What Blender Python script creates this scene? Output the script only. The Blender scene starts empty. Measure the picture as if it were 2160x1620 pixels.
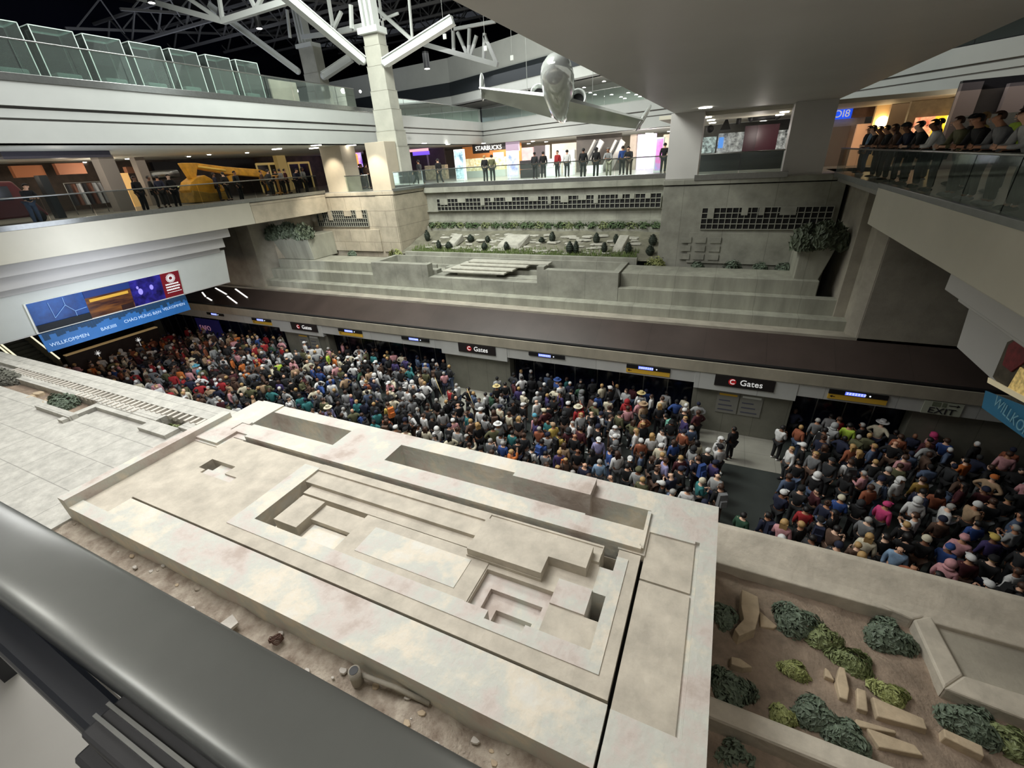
import bpy, bmesh, math, random
from mathutils import Vector, Matrix, noise
C = bpy.context.scene.collection
random.seed(7)
PI = math.pi
# ---------------------------------------------------------------- camera
H = 12.7
F = 916.0
YAW, PIT, ROL = -0.4551, 0.4767, -0.0648
def _rot():
    cy, sy, cp, sp, cr, sr = math.cos(YAW), math.sin(YAW), math.cos(PIT), math.sin(PIT), math.cos(ROL), math.sin(ROL)
    Rz = Matrix(((cr, -sr, 0), (sr, cr, 0), (0, 0, 1)))
    Rx = Matrix(((1, 0, 0), (0, cp, -sp), (0, sp, cp)))
    B = Matrix(((1, 0, 0), (0, 0, -1), (0, 1, 0)))
    Ry = Matrix(((cy, -sy, 0), (sy, cy, 0), (0, 0, 1)))
    return Rz @ Rx @ B @ Ry
RC = _rot()
def ray(px, py): return RC.transposed() @ Vector(((px - 1080) / F, (py - 810) / F, 1))
def PZ(px, py, z):
    v = ray(px, py); return Vector((0, 0, H)) + v * ((z - H) / v.z)
def PY(px, py, y):
    v = ray(px, py); return Vector((0, 0, H)) + v * (y / v.y)
def PX(px, py, x):
    v = ray(px, py); return Vector((0, 0, H)) + v * (x / v.x)
def proj(p):
    c = RC @ (Vector(p) - Vector((0, 0, H)))
    return (1080 + F * c.x / c.z, 810 + F * c.y / c.z, c.z)
cd = bpy.data.cameras.new('camera'); cam = bpy.data.objects.new('camera', cd); C.objects.link(cam)
cd.sensor_width = 36; cd.lens = F / 2160 * 36; cd.clip_start = 0.02; cd.clip_end = 500
M = Matrix((RC[0], -RC[1], -RC[2])).transposed().to_4x4(); M.translation = (0, 0, H)
cam.matrix_world = M
sc = bpy.context.scene; sc.camera = cam
sc.view_settings.view_transform = 'Standard'; sc.view_settings.look = 'None'
sc.view_settings.gamma = 1; sc.view_settings.use_curve_mapping = False
sc.view_settings.exposure = 0.0
# ---------------------------------------------------------------- world and large lights
w = bpy.data.worlds.new('night'); sc.world = w; w.use_nodes = True
w.node_tree.nodes['Background'].inputs[0].default_value = (0.6, 0.65, 0.75, 1)
w.node_tree.nodes['Background'].inputs[1].default_value = 0.045
def area(name, loc, target, sx, sy, power, col):
    l = bpy.data.lights.new(name, 'AREA'); l.shape = 'RECTANGLE'; l.size = sx; l.size_y = sy
    l.energy = power; l.color = col
    o = bpy.data.objects.new(name, l); C.objects.link(o); o.location = loc
    o.rotation_euler = (Vector(target) - Vector(loc)).to_track_quat('-Z', 'Y').to_euler()
    o['kind'] = 'structure'
    return o
area('roof_light', (-9, 4.5, 22.5), (-8, 6, 0), 13, 8, 2250, (1, .985, .97))
area('roof_light', (-20, 10, 25.5), (-18, 14, 0), 12, 10, 2900, (1, .98, .96))
area('roof_light', (-16, 19, 25.5), (-15, 27, 5), 12, 6, 5200, (.96, 1, .93))
area('hall_light', (-33, 15, 14.1), (-33, 15, 0), 8, 24, 420, (1, .9, .75))
area('hall_light', (-14, 43, 13.9), (-14, 43, 0), 18, 16, 2300, (1, .95, .9))
area('hall_light', (9, 27, 14.1), (9, 27, 0), 5, 12, 110, (1, .82, .6))
area('hall_light', (-22, 18, 19.5), (-25, 18, 15.5), 3, 24, 230, (.93, 1, .97))
area('cove_light', (-25.5, 11, 8.0), (-29, 12, 8.2), 3, 10, 260, (.82, .88, 1))
area('upper_hall_light', (-22, 42, 20.5), (-22, 42, 0), 16, 14, 1100, (1, 1, 1))
area('garden_light', (3.4, 3.0, 14.2), (3.4, 4.5, 0), 1.2, 3, 150, (1, .93, .84))
def lamp(name, loc, power, col=(1, .93, .82), r=.12, spot=None, target=None, blend=.6):
    l = bpy.data.lights.new(name, 'SPOT' if spot else 'POINT'); l.energy = power; l.color = col; l.shadow_soft_size = r
    if spot: l.spot_size = spot; l.spot_blend = blend
    o = bpy.data.objects.new(name, l); C.objects.link(o); o.location = loc
    if target: o.rotation_euler = (Vector(target) - Vector(loc)).to_track_quat('-Z', 'Y').to_euler()
    o['kind'] = 'structure'; return o
for x_, y_ in ((-33, 6), (-33, 14), (-34, 22), (-38, 18), (-37, 10)): lamp('ceiling_fill', (x_, y_, 13.4), 75, (1, .88, .72))  # added point fills hung below the mezzanine ceilings to brighten them
for x_, y_ in ((-21, 35), (-17, 42), (-11, 36), (-7, 42)): lamp('ceiling_fill', (x_, y_, 13.4), 260, (1, .93, .86))
lamp('ceiling_fill', (1, 33, 13.2), 60, (1, .92, .84)); lamp('ceiling_fill', (9, 28, 13.4), 70, (1, .8, .55))
lamp('pillar_spot', (-26.9, 25.4, 14.1), 420, (1, .9, .72), .1, 1.1, (-26.8, 28, 11.4)); lamp('pillar_spot', (-23, 25.4, 14.1), 420, (1, .9, .72), .1, 1.1, (-22.8, 28, 11.4))
lamp('wall_spot', (-24.6, 24.5, 13.9), 900, (1, .92, .78), .1, 1.3, (-27, 26.5, 8.5))
lamp('pier_spot', (-26.5, 18.5, 9.6), 900, (.9, .95, 1), .08, .9, (-28.5, 22.4, 7.6))
area('roof_fill', (-46, 34, 17.2), (-44, 36, 30), 10, 20, 900, (.8, .85, 1))  # added fill from below, lifts the dim roof steel
lamp('platform_glow', (-36, 14, 5.6), 260, (1, .68, .45), .3)
for x_, y_ in ((-.75, -.9), (-.15, -1.1), (-1.7, -.5)): lamp('rail_fill', (x_, y_, 14.1), 26, (1, .97, .92), .05)  # added unseen points overhead to brighten the close handrail
# ---------------------------------------------------------------- materials
def srgb(r, g, b):
    def f(c):
        c /= 255.0
        return c / 12.92 if c <= .04045 else ((c + .055) / 1.055) ** 2.4
    return (f(r), f(g), f(b), 1)
MATS = {}
def mat(name, col, rough=.7, metal=0, var=.0, scale=3, bump=0, bscale=20, col2=None, emit=0, alpha=None, stretch=None, detail=6, panel=None):
    if name in MATS: return MATS[name]
    m = bpy.data.materials.new(name); m.use_nodes = True; nt = m.node_tree; b = nt.nodes['Principled BSDF']
    b.inputs['Roughness'].default_value = rough; b.inputs['Metallic'].default_value = metal
    b.inputs['Base Color'].default_value = col
    if emit:
        b.inputs['Emission Color'].default_value = col; b.inputs['Emission Strength'].default_value = emit
    if alpha is not None: b.inputs['Alpha'].default_value = alpha
    geo = None
    if var or bump or panel or col2:
        geo = nt.nodes.new('ShaderNodeNewGeometry'); mp = nt.nodes.new('ShaderNodeMapping')
        nt.links.new(geo.outputs['Position'], mp.inputs['Vector'])
        if stretch: mp.inputs['Scale'].default_value = stretch
    src = None
    if var or col2:
        n = nt.nodes.new('ShaderNodeTexNoise'); n.inputs['Scale'].default_value = scale; n.inputs['Detail'].default_value = detail
        n.inputs['Roughness'].default_value = .62
        nt.links.new(mp.outputs[0], n.inputs['Vector'])
        r = nt.nodes.new('ShaderNodeValToRGB'); e = r.color_ramp.elements
        c2 = col2 or tuple(c * (1 - var) for c in col[:3]) + (1,)
        c1 = tuple(min(1, c * (1 + var * .6)) for c in col[:3]) + (1,) if not col2 else col
        e[0].position = .33; e[0].color = c2; e[1].position = .66; e[1].color = c1
        nt.links.new(n.outputs['Fac'], r.inputs['Fac']); src = r.outputs['Color']
    if panel:
        # cast joints between poured panels: thin darker lines
        br = nt.nodes.new('ShaderNodeTexBrick'); mp2 = nt.nodes.new('ShaderNodeMapping')
        nt.links.new(geo.outputs['Position'], mp2.inputs['Vector'])
        if panel[0] == 'xz': mp2.inputs['Rotation'].default_value = (PI / 2, 0, 0)
        if panel[0] == 'yz': mp2.inputs['Rotation'].default_value = (PI / 2, 0, PI / 2); 
        nt.links.new(mp2.outputs[0], br.inputs['Vector'])
        br.inputs['Scale'].default_value = 1; br.inputs['Brick Width'].default_value = panel[1]; br.inputs['Row Height'].default_value = panel[2]
        br.inputs['Mortar Size'].default_value = panel[3]; br.offset = panel[4] if len(panel) > 4 else 0
        br.inputs['Color1'].default_value = (1, 1, 1, 1); br.inputs['Color2'].default_value = (.92, .92, .92, 1)
        br.inputs['Mortar'].default_value = (.62, .62, .62, 1)
        mx = nt.nodes.new('ShaderNodeMix'); mx.data_type = 'RGBA'; mx.blend_type = 'MULTIPLY'; mx.inputs[0].default_value = 1
        if src: nt.links.new(src, mx.inputs[6])
        else: mx.inputs[6].default_value = col
        nt.links.new(br.outputs['Color'], mx.inputs[7]); src = mx.outputs[2]
    if src:
        nt.links.new(src, b.inputs['Base Color'])
        if emit: nt.links.new(src, b.inputs['Emission Color'])
    if bump:
        n2 = nt.nodes.new('ShaderNodeTexNoise'); n2.inputs['Scale'].default_value = bscale; n2.inputs['Detail'].default_value = 5
        nt.links.new(mp.outputs[0], n2.inputs['Vector'])
        bp = nt.nodes.new('ShaderNodeBump'); bp.inputs['Strength'].default_value = bump; bp.inputs['Distance'].default_value = .03
        nt.links.new(n2.outputs['Fac'], bp.inputs['Height']); nt.links.new(bp.outputs[0], b.inputs['Normal'])
    MATS[name] = m; return m
def glass(name, tint, a=.16, rough=.04, bl=.25, refl=1.0):
    if name in MATS: return MATS[name]
    m = bpy.data.materials.new(name); m.use_nodes = True; nt = m.node_tree; nt.nodes.remove(nt.nodes['Principled BSDF'])
    t = nt.nodes.new('ShaderNodeBsdfTransparent'); t.inputs[0].default_value = tint
    g = nt.nodes.new('ShaderNodeBsdfGlossy'); g.inputs['Roughness'].default_value = rough; g.inputs[0].default_value = (.9, 1, .97, 1)
    d = nt.nodes.new('ShaderNodeBsdfDiffuse'); d.inputs[0].default_value = (.34, .38, .36, 1)
    m1 = nt.nodes.new('ShaderNodeMixShader'); m2 = nt.nodes.new('ShaderNodeMixShader')
    lw = nt.nodes.new('ShaderNodeLayerWeight'); lw.inputs[0].default_value = bl
    m2.inputs[0].default_value = a
    mu = nt.nodes.new('ShaderNodeMath'); mu.operation = 'MULTIPLY'; mu.inputs[1].default_value = refl; nt.links.new(lw.outputs['Fresnel'], mu.inputs[0]); nt.links.new(mu.outputs[0], m1.inputs[0]); nt.links.new(t.outputs[0], m1.inputs[1]); nt.links.new(g.outputs[0], m1.inputs[2])
    nt.links.new(m1.outputs[0], m2.inputs[1]); nt.links.new(d.outputs[0], m2.inputs[2])
    nt.links.new(m2.outputs[0], nt.nodes['Material Output'].inputs[0])
    MATS[name] = m; return m
PALE = mat('pale_cast_stone', srgb(196, 190, 180), .75, var=.22, scale=1.6, bump=.5, bscale=9)
PALEG = mat('pale_patched_stone', srgb(210, 207, 197), .7, scale=.9, col2=srgb(176, 162, 152), bump=.7, bscale=7)
for n_ in PALEG.node_tree.nodes:
    if n_.type == 'VALTORGB':
        for p_, c_ in ((.42, srgb(196, 186, 178)), (.5, srgb(192, 193, 184)), (.58, srgb(212, 203, 186))): n_.color_ramp.elements.new(p_).color = c_
SMOOTHT = mat('smooth_tan_stone', srgb(186, 176, 156), .7, var=.08, scale=1)
WARM = mat('warm_cast_stone', srgb(188, 180, 165), .75, var=.2, scale=2.2, bump=.5, bscale=8)
PATCH = mat('patched_terrace_stone', srgb(186, 184, 176), .75, var=.2, scale=3.4, bump=.8, bscale=8, panel=('xy', 1.7, .9, .012, .37))
GREENC = mat('weathered_concrete', srgb(150, 150, 138), .8, var=.3, scale=.9, bump=.3, bscale=5, panel=('xz', 2.2, 30, .012))
GREENW = mat('stained_concrete', srgb(152, 152, 138), .8, var=.24, scale=1.0, bump=.3, bscale=6, stretch=(1.6, 1, .35), panel=('xz', 1.9, 30, .01))
TANW = mat('tan_panel_stone', srgb(186, 176, 156), .8, var=.2, scale=1.2, bump=.3, panel=('xz', 1.5, 1.1, .02, .5))
SIDEC = mat('side_concrete', srgb(158, 152, 138), .8, var=.25, scale=.8, bump=.3)
BROWN = mat('dark_bronze_roof', srgb(66, 56, 52), .38, var=.2, scale=.5, panel=('xz', 2.6, 30, .01))
BLACK = mat('black_gap', srgb(14, 14, 16), .6)
DARKG = mat('charcoal', srgb(38, 39, 42), .5)
BEIGE = mat('beige_concrete_band', srgb(176, 170, 152), .7, var=.18, scale=1.1, stretch=(1, 1, .4))
METP = mat('grey_metal_panel', srgb(206, 209, 205), .45, .2, var=.06, scale=1, panel=('xz', 2.5, 30, .012))
STONEP = mat('grey_stone_panel', srgb(120, 120, 108), .5, var=.15, scale=1.2, panel=('xz', 1.3, 30, .012))
FASCIA = mat('fascia_plaster', srgb(170, 174, 171), .6, var=.05, scale=.6)
WHITE = mat('white_plaster', srgb(214, 218, 212), .6, var=.05, scale=.6)
CREAM = mat('cream_plaster', srgb(196, 192, 176), .6, var=.05, scale=.6)
SOFF = mat('grey_soffit', srgb(190, 188, 184), .55, var=.05, scale=.3)
GROOVE = mat('groove_grey', srgb(110, 108, 104), .6)
STEEL = mat('brushed_steel', srgb(150, 152, 150), .28, .9, var=.1, scale=8)
DSTEEL = mat('dark_steel_plate', srgb(126, 129, 127), .34, .3, var=.1, scale=3)
WSTEEL = mat('white_painted_steel', srgb(212, 216, 212), .5)
GSTEEL = mat('grey_roof_steel', srgb(112, 112, 112), .6)
DROOF = mat('dark_roof_fabric', srgb(52, 50, 52), .8, var=.2, scale=.4)
NIGHT = mat('night_glazing', srgb(14, 18, 34), .15)
FLOORM = mat('dark_polished_floor', srgb(58, 62, 60), .35, var=.15, scale=.8)
FLOORL = mat('light_floor_tiles', srgb(150, 148, 138), .4, var=.1, scale=1, panel=('xy', 1.2, 1.2, .01))
MEZF = mat('mezzanine_floor', srgb(150, 148, 142), .3, var=.08, scale=1)
SOIL = mat('sandy_soil', srgb(138, 122, 106), .95, var=.3, scale=3, bump=.9, bscale=18)
RUBBLE = mat('rubble_soil', srgb(182, 172, 156), .95, scale=4, col2=srgb(126, 112, 98), bump=1, bscale=24, detail=9)
ROCK = mat('sandstone', srgb(182, 164, 138), .85, var=.22, scale=3, bump=.6, bscale=8)
ROCKG = mat('grey_flagstone', srgb(172, 170, 158), .85, var=.2, scale=3, bump=.4, bscale=6)
LEAFD = mat('dark_leaf', srgb(98, 112, 94), .6, var=.35, scale=12)
LEAFM = mat('mid_leaf', srgb(122, 132, 88), .6, var=.35, scale=12)
LEAFY = mat('yellow_green_leaf', srgb(150, 156, 98), .6, var=.3, scale=12)
CONIF = mat('conifer_green', srgb(44, 54, 42), .7, var=.3, scale=15)
GRASS = mat('grass_green', srgb(104, 122, 66), .8, var=.35, scale=14)
GL = glass('rail_glass', (.84, .90, .87, 1), .05)
GLR = glass('rail_glass_dark', (.72, .74, .73, 1), .006, .06, .1, .18)
GLD = glass('booth_glass', (.74, .80, .78, 1), .085)
def em(name, col, s): return mat(name, col, .5, emit=s)
LAMPW = em('lamp_white', (1, .95, .86, 1), 14)
LAMPO = em('lamp_warm', (1, .75, .4, 1), 9)
SCRB = em('screen_blue', srgb(90, 110, 235), 1.1)
SCRW = em('screen_white', srgb(225, 235, 255), 1.6)
YEL = mat('yellow_strip', srgb(214, 172, 58), .5)
REDS = mat('red_disc', srgb(170, 28, 32), .5, emit=.25)
TXTW = mat('letter_white', srgb(240, 240, 238), .5, emit=.35)
SIGNB = mat('sign_black', srgb(34, 30, 30), .4)
# ---------------------------------------------------------------- helpers
class MB:
    def __init__(s): s.v = []; s.f = []; s.m = []; s.sm = []
    def add(s, vs, fs, mi=0, smooth=False):
        o = len(s.v); s.v += [tuple(v) for v in vs]
        for f in fs: s.f.append(tuple(i + o for i in f)); s.m.append(mi); s.sm.append(smooth)
        return s
    def box(s, a, b, mi=0):
        x0, y0, z0 = a; x1, y1, z1 = b
        x0, x1 = min(x0, x1), max(x0, x1); y0, y1 = min(y0, y1), max(y0, y1); z0, z1 = min(z0, z1), max(z0, z1)
        vs = [(x0, y0, z0), (x1, y0, z0), (x1, y1, z0), (x0, y1, z0), (x0, y0, z1), (x1, y0, z1), (x1, y1, z1), (x0, y1, z1)]
        return s.add(vs, [(0, 3, 2, 1), (4, 5, 6, 7), (0, 1, 5, 4), (1, 2, 6, 5), (2, 3, 7, 6), (3, 0, 4, 7)], mi)
    def prism(s, poly, z0, z1, mi=0):
        n = len(poly); vs = [(p[0], p[1], z0) for p in poly] + [(p[0], p[1], z1) for p in poly]
        fs = [tuple(range(n))[::-1], tuple(range(n, 2 * n))] + [(i, (i + 1) % n, n + (i + 1) % n, n + i) for i in range(n)]
        return s.add(vs, fs, mi)
    def hull8(s, bot, top, mi=0):
        vs = list(bot) + list(top); n = len(bot)
        fs = [tuple(range(n))[::-1], tuple(range(n, 2 * n))] + [(i, (i + 1) % n, n + (i + 1) % n, n + i) for i in range(n)]
        return s.add(vs, fs, mi)
    def profile(s, pts, x0, x1, mi=0, axis='x'):
        # closed polygon in (y,z) extruded along x, or (x,z) along y
        n = len(pts)
        if axis == 'x': vs = [(x0, p[0], p[1]) for p in pts] + [(x1, p[0], p[1]) for p in pts]
        else: vs = [(p[0], x0, p[1]) for p in pts] + [(p[0], x1, p[1]) for p in pts]
        fs = [tuple(range(n))[::-1], tuple(range(n, 2 * n))] + [(i, (i + 1) % n, n + (i + 1) % n, n + i) for i in range(n)]
        return s.add(vs, fs, mi)
    def beam(s, p, q, w, h, mi=0, up=(0, 0, 1)):
        p = Vector(p); q = Vector(q); d = (q - p).normalized(); u = Vector(up)
        if abs(d.dot(u)) > .98: u = Vector((1, 0, 0))
        r = d.cross(u).normalized(); u2 = r.cross(d).normalized(); r *= w / 2; u2 *= h / 2
        vs = [p - r - u2, p + r - u2, p + r + u2, p - r + u2, q - r - u2, q + r - u2, q + r + u2, q - r + u2]
        return s.add(vs, [(0, 3, 2, 1), (4, 5, 6, 7), (0, 1, 5, 4), (1, 2, 6, 5), (2, 3, 7, 6), (3, 0, 4, 7)], mi)
    def tube(s, pts, r, n=8, mi=0, r1=None):
        pts = [Vector(p) for p in pts]; rings = []; vs = []; fs = []
        for i, p in enumerate(pts):
            d = (pts[min(i + 1, len(pts) - 1)] - pts[max(i - 1, 0)]).normalized()
            u = Vector((0, 0, 1)) if abs(d.z) < .95 else Vector((1, 0, 0))
            a = d.cross(u).normalized(); b = a.cross(d).normalized()
            rr = r if r1 is None else r + (r1 - r) * i / (len(pts) - 1)
            vs += [p + (a * math.cos(2 * PI * k / n) + b * math.sin(2 * PI * k / n)) * rr for k in range(n)]
        for i in range(len(pts) - 1):
            for k in range(n): fs.append((i * n + k, i * n + (k + 1) % n, (i + 1) * n + (k + 1) % n, (i + 1) * n + k))
        fs.append(tuple(range(n))[::-1]); fs.append(tuple(range((len(pts) - 1) * n, len(pts) * n)))
        return s.add(vs, fs, mi, True)
    def ball(s, c, r, n=10, m=6, mi=0, keep=None, mtx=None):
        c = Vector(c); rx, ry, rz = (r, r, r) if not hasattr(r, '__len__') else r
        vs = []; fs = []
        for i in range(m + 1):
            t = PI * i / m
            for k in range(n):
                a = 2 * PI * k / n
                p = Vector((rx * math.sin(t) * math.cos(a), ry * math.sin(t) * math.sin(a), rz * math.cos(t)))
                if mtx: p = mtx @ p
                vs.append(c + p)
        for i in range(m):
            for k in range(n):
                f = (i * n + k, (i + 1) * n + k, (i + 1) * n + (k + 1) % n, i * n + (k + 1) % n)
                if keep is None or keep(sum((vs[j] for j in f), Vector()) / 4 - c): fs.append(f)
        return s.add(vs, fs, mi, True)
    def cyl(s, c, r, h, n=16, mi=0, r1=None):
        c = Vector(c); r1 = r if r1 is None else r1
        vs = [c + Vector((r * math.cos(2 * PI * k / n), r * math.sin(2 * PI * k / n), 0)) for k in range(n)] + [c + Vector((r1 * math.cos(2 * PI * k / n), r1 * math.sin(2 * PI * k / n), h)) for k in range(n)]
        fs = [tuple(range(n))[::-1], tuple(range(n, 2 * n))] + [(i, (i + 1) % n, n + (i + 1) % n, n + i) for i in range(n)]
        return s.add(vs, fs, mi)
    def build(s, name, mats, parent=None, bevel=0, origin=None, **props):
        if not isinstance(mats, (list, tuple)): mats = [mats]
        if parent is not None: org = wloc(parent)
        elif origin is not None: org = Vector(origin)
        else:
            xs = [v[0] for v in s.v]; ys = [v[1] for v in s.v]; zs = [v[2] for v in s.v]
            org = Vector(((min(xs) + max(xs)) / 2, (min(ys) + max(ys)) / 2, min(zs)))
        me = bpy.data.meshes.new(name)
        me.from_pydata([(v[0] - org.x, v[1] - org.y, v[2] - org.z) for v in s.v], [], s.f)
        for m in mats: me.materials.append(m)
        me.polygons.foreach_set('material_index', s.m); me.polygons.foreach_set('use_smooth', s.sm)
        me.validate(); me.update()
        o = bpy.data.objects.new(name, me); C.objects.link(o)
        if parent is not None: o.parent = parent; WL[o.name] = org
        else: o.location = org; WL[o.name] = org.copy()
        if bevel:
            b = o.modifiers.new('bevel', 'BEVEL'); b.width = bevel; b.segments = 2; b.limit_method = 'ANGLE'; b.angle_limit = .6
            b.use_clamp_overlap = True
        for k, v in props.items(): o[k] = v
        return o
WL = {}
def wloc(o): return WL[o.name]
def thing(name, loc, label, cat, group=None):
    o = bpy.data.objects.new(name, None); C.objects.link(o); o.location = loc; o.empty_display_size = .2
    WL[o.name] = Vector(loc); o['label'] = label; o['category'] = cat
    if group: o['group'] = group
    return o
def tag(o, label, cat, group=None):
    o['label'] = label; o['category'] = cat
    if group: o['group'] = group
    return o
def st(o): o['kind'] = 'structure'; return o
def S(name, mb, m, bevel=0): return st(mb.build(name, m, bevel=bevel))
def text(name, body, loc, size, m, parent=None, rot=(PI / 2, 0, 0), ext=.01, align='CENTER', sx=1.0, basis=None):
    cu = bpy.data.curves.new(name, 'FONT'); cu.body = body; cu.size = size; cu.extrude = ext; cu.align_x = align; cu.align_y = 'CENTER'
    o = bpy.data.objects.new(name, cu); C.objects.link(o)
    bpy.context.view_layer.update()
    me = bpy.data.meshes.new_from_object(o.evaluated_get(bpy.context.evaluated_depsgraph_get()))
    bpy.data.objects.remove(o); o = bpy.data.objects.new(name, me); C.objects.link(o)
    me.materials.clear(); me.materials.append(m)
    Mx = basis.to_4x4() if basis else Matrix.Rotation(rot[2], 4, 'Z') @ Matrix.Rotation(rot[1], 4, 'Y') @ Matrix.Rotation(rot[0], 4, 'X')
    me.transform(Mx @ Matrix.Diagonal((sx, 1, 1, 1)))
    loc = Vector(loc); WL[o.name] = loc
    if parent is not None: o.parent = parent; o.location = loc - wloc(parent)
    else: o.location = loc
    return o
def hf(paints, zbase):
    # rectilinear height field: later rectangles overwrite earlier ones; (x0,y0,x1,y1,z[,material])
    xs = sorted({round(v, 4) for p in paints for v in (p[0], p[2])}); ys = sorted({round(v, 4) for p in paints for v in (p[1], p[3])})
    nx, ny = len(xs) - 1, len(ys) - 1
    g = [[None] * ny for _ in range(nx)]
    for p in paints:
        mi = p[5] if len(p) > 5 else 0
        for i in range(nx):
            cx = (xs[i] + xs[i + 1]) / 2
            if not (p[0] < cx < p[2]): continue
            for j in range(ny):
                if p[1] < (ys[j] + ys[j + 1]) / 2 < p[3]: g[i][j] = None if p[4] is None else (p[4], mi)
    m = MB()
    def h(i, j):
        if 0 <= i < nx and 0 <= j < ny and g[i][j]: return g[i][j][0]
        return zbase
    for i in range(nx):
        for j in range(ny):
            if not g[i][j]: continue
            z, mi = g[i][j]; x0, x1, y0, y1 = xs[i], xs[i + 1], ys[j], ys[j + 1]
            m.add([(x0, y0, z), (x1, y0, z), (x1, y1, z), (x0, y1, z)], [(0, 1, 2, 3)], mi)
            if h(i - 1, j) < z: q = h(i - 1, j); m.add([(x0, y1, q), (x0, y0, q), (x0, y0, z), (x0, y1, z)], [(0, 1, 2, 3)], mi)
            if h(i + 1, j) < z: q = h(i + 1, j); m.add([(x1, y0, q), (x1, y1, q), (x1, y1, z), (x1, y0, z)], [(0, 1, 2, 3)], mi)
            if h(i, j - 1) < z: q = h(i, j - 1); m.add([(x0, y0, q), (x1, y0, q), (x1, y0, z), (x0, y0, z)], [(0, 1, 2, 3)], mi)
            if h(i, j + 1) < z: q = h(i, j + 1); m.add([(x1, y1, q), (x0, y1, q), (x0, y1, z), (x1, y1, z)], [(0, 1, 2, 3)], mi)
    return m
# ================================================================ SETTING
MZ = 11.25       # mezzanine floor level
CZ = 14.3        # mezzanine ceiling level
UZ = 16.3        # upper floor level
YF = 20.6        # far platform wall
# ---- floors
S('floor', MB().box((-52, 8, -.3), (16, 26, 0)), FLOORM)
fl = MB()
for a, b in (((940, 1075)), ((1465, 1673)), ((600, 690))):
    x0 = PY(a, 800 if a > 1200 else 745, YF).x; x1 = PY(b, 830 if a > 1200 else 757, YF).x
    fl.box((x0 + .2, 18.0, 0), (x1 - .1, YF, .012))
S('floor', fl, FLOORL)
# ---- far platform wall: stone pieces between the door openings
SEG = [(-48.0, -46.0), (PY(600, 700, YF).x, PY(690, 710, YF).x), (PY(938, 742, YF).x, PY(1075, 760, YF).x), (PY(1465, 800, YF).x, PY(1675, 840, YF).x), (PY(1925, 870, YF).x, 14.5)]
for a, b in SEG: S('wall_platform', MB().box((a, YF, 0), (b, YF + .6, 2.66)), STONEP, .02)
S('wall_tunnel', MB().box((-48, YF + 1.6, 0), (14.5, YF + 1.9, 3.2)).box((-48, YF, 2.66), (14.5, YF + 1.8, 2.9)), DARKG)
S('wall_left_end', MB().box((-52, 8, 0), (-51.5, 26, 6)).box((-52, 8, 5.5), (-36, 20, 5.8)), DARKG)
# canopy: beige band, grey metal board, dark sloped roof
S('trim_band', MB().profile([(20.24, 3.3), (20.2, 3.88), (20.6, 3.9), (20.6, 3.3)], -48, 14.5), BEIGE, .02)
m = MB().box((-48, 20.33, 2.68), (14.5, YF, 3.3))
for a, b in SEG[1:4]: m.box((a, 20.3, 2.42), (b, YF - .02, 3.3))
S('wall_board', m, METP, .008)
S('ceiling_canopy', MB().profile([(20.35, 3.9), (22.2, 4.8), (22.2, 4.2), (20.6, 3.85)], -48, 14.5), BROWN)
S('trim_gutter', MB().box((-48, 20.22, 3.88), (14.5, 20.42, 3.96)), BLACK)
# terraces above the canopy
XL, XR = PY(560, 590, 22.9).x, PY(1783, 690, 22.9).x
S('wall_ledge', MB().box((XL - 14, 22.2, 3.5), (14.5, 22.9, 4.92)), SIDEC)
S('wall_terrace', MB().box((XL - 1, 22.9, 3.5), (XR + .6, 23.6, 5.4)), GREENW, .03)
# ---- piers at both ends of the terraces
a, b, c = PY(480, 590, 22.4), PY(537, 600, 22.4), PY(553, 604, 22.4)
S('wall_pier_left', MB().box((a.x - 6, 22.4, 4.7), (b.x - .1, 27, 11.1)).prism([(b.x - .1, 22.4), (c.x, 22.75), (c.x + .1, 27), (b.x - .1, 27)], 4.7, 11.1), SIDEC, .03)
a, b = PY(1783, 712, 22.4), PY(1792, 712, 22.4)
S('wall_pier_right', MB().box((a.x + .35, 22.2, 4.7), (14.5, 27, 11.1)).prism([(a.x, 22.6), (a.x + .35, 22.2), (a.x + .35, 27), (a.x, 27)], 4.7, 11.1), SIDEC, .03)
# ---- far planter box with recesses in its top
fx0, fx1 = PY(785, 570, 23.6).x, PY(1303, 610, 23.6).x
nx0, nx1 = PY(905, 590, 23.6).x, PY(1133, 600, 23.6).x
P = [(fx0, 23.6, fx1, 26.33, 6.95), (fx0 + .35, 24.1, fx1 - .35, 26.1, 6.45), (nx0, 23.6, nx1, 24.3, 6.15), (nx0 + .2, 24.2, nx1 + .9, 25.2, 6.2),
     (fx0 + 1.0, 24.9, nx0 + .3, 25.9, 6.25), (nx0 - .5, 23.6, nx0, 24.2, 6.95), (nx1, 23.6, nx1 + .45, 24.1, 7.12),
     (nx1 + 1, 24.6, fx1 - 2.2, 25.0, 6.7), (nx1 + .8, 25.0, fx1 - 1.0, 25.5, 6.58), (fx0 + 2.6, 25.2, fx0 + 4.3, 25.35, 6.6), (fx0 + 3.3, 24.9, fx0 + 3.45, 25.8, 6.6)]
o = hf(P, 5.0).build('concrete_planter', [GREENC], bevel=.02)
tag(o, 'long grey concrete planter box standing on the terrace above the brown canopy', 'planter')
sl = thing('stone_slab', ((nx0 + nx1) / 2 + .2, 24.8, 6.2), 'stepped stack of thin grey stone slabs lying in the far planter', 'slab')
for i, (x0, y0, x1, y1, z0) in enumerate([(nx0 + .9, 23.95, nx1 - 2.3, 25.0, 6.42), (nx0 + 1.3, 24.35, nx1 - 1.9, 25.4, 6.55), (nx0 + 1.7, 24.9, nx1 - 1.2, 25.8, 6.68), (nx0 + 2.1, 25.3, nx1 + 0.1, 26.0, 6.8)]):
    MB().box((x0, y0, z0), (x1, y1, z0 + .11)).build('slab_layer', ROCKG, sl, bevel=.03)
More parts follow.
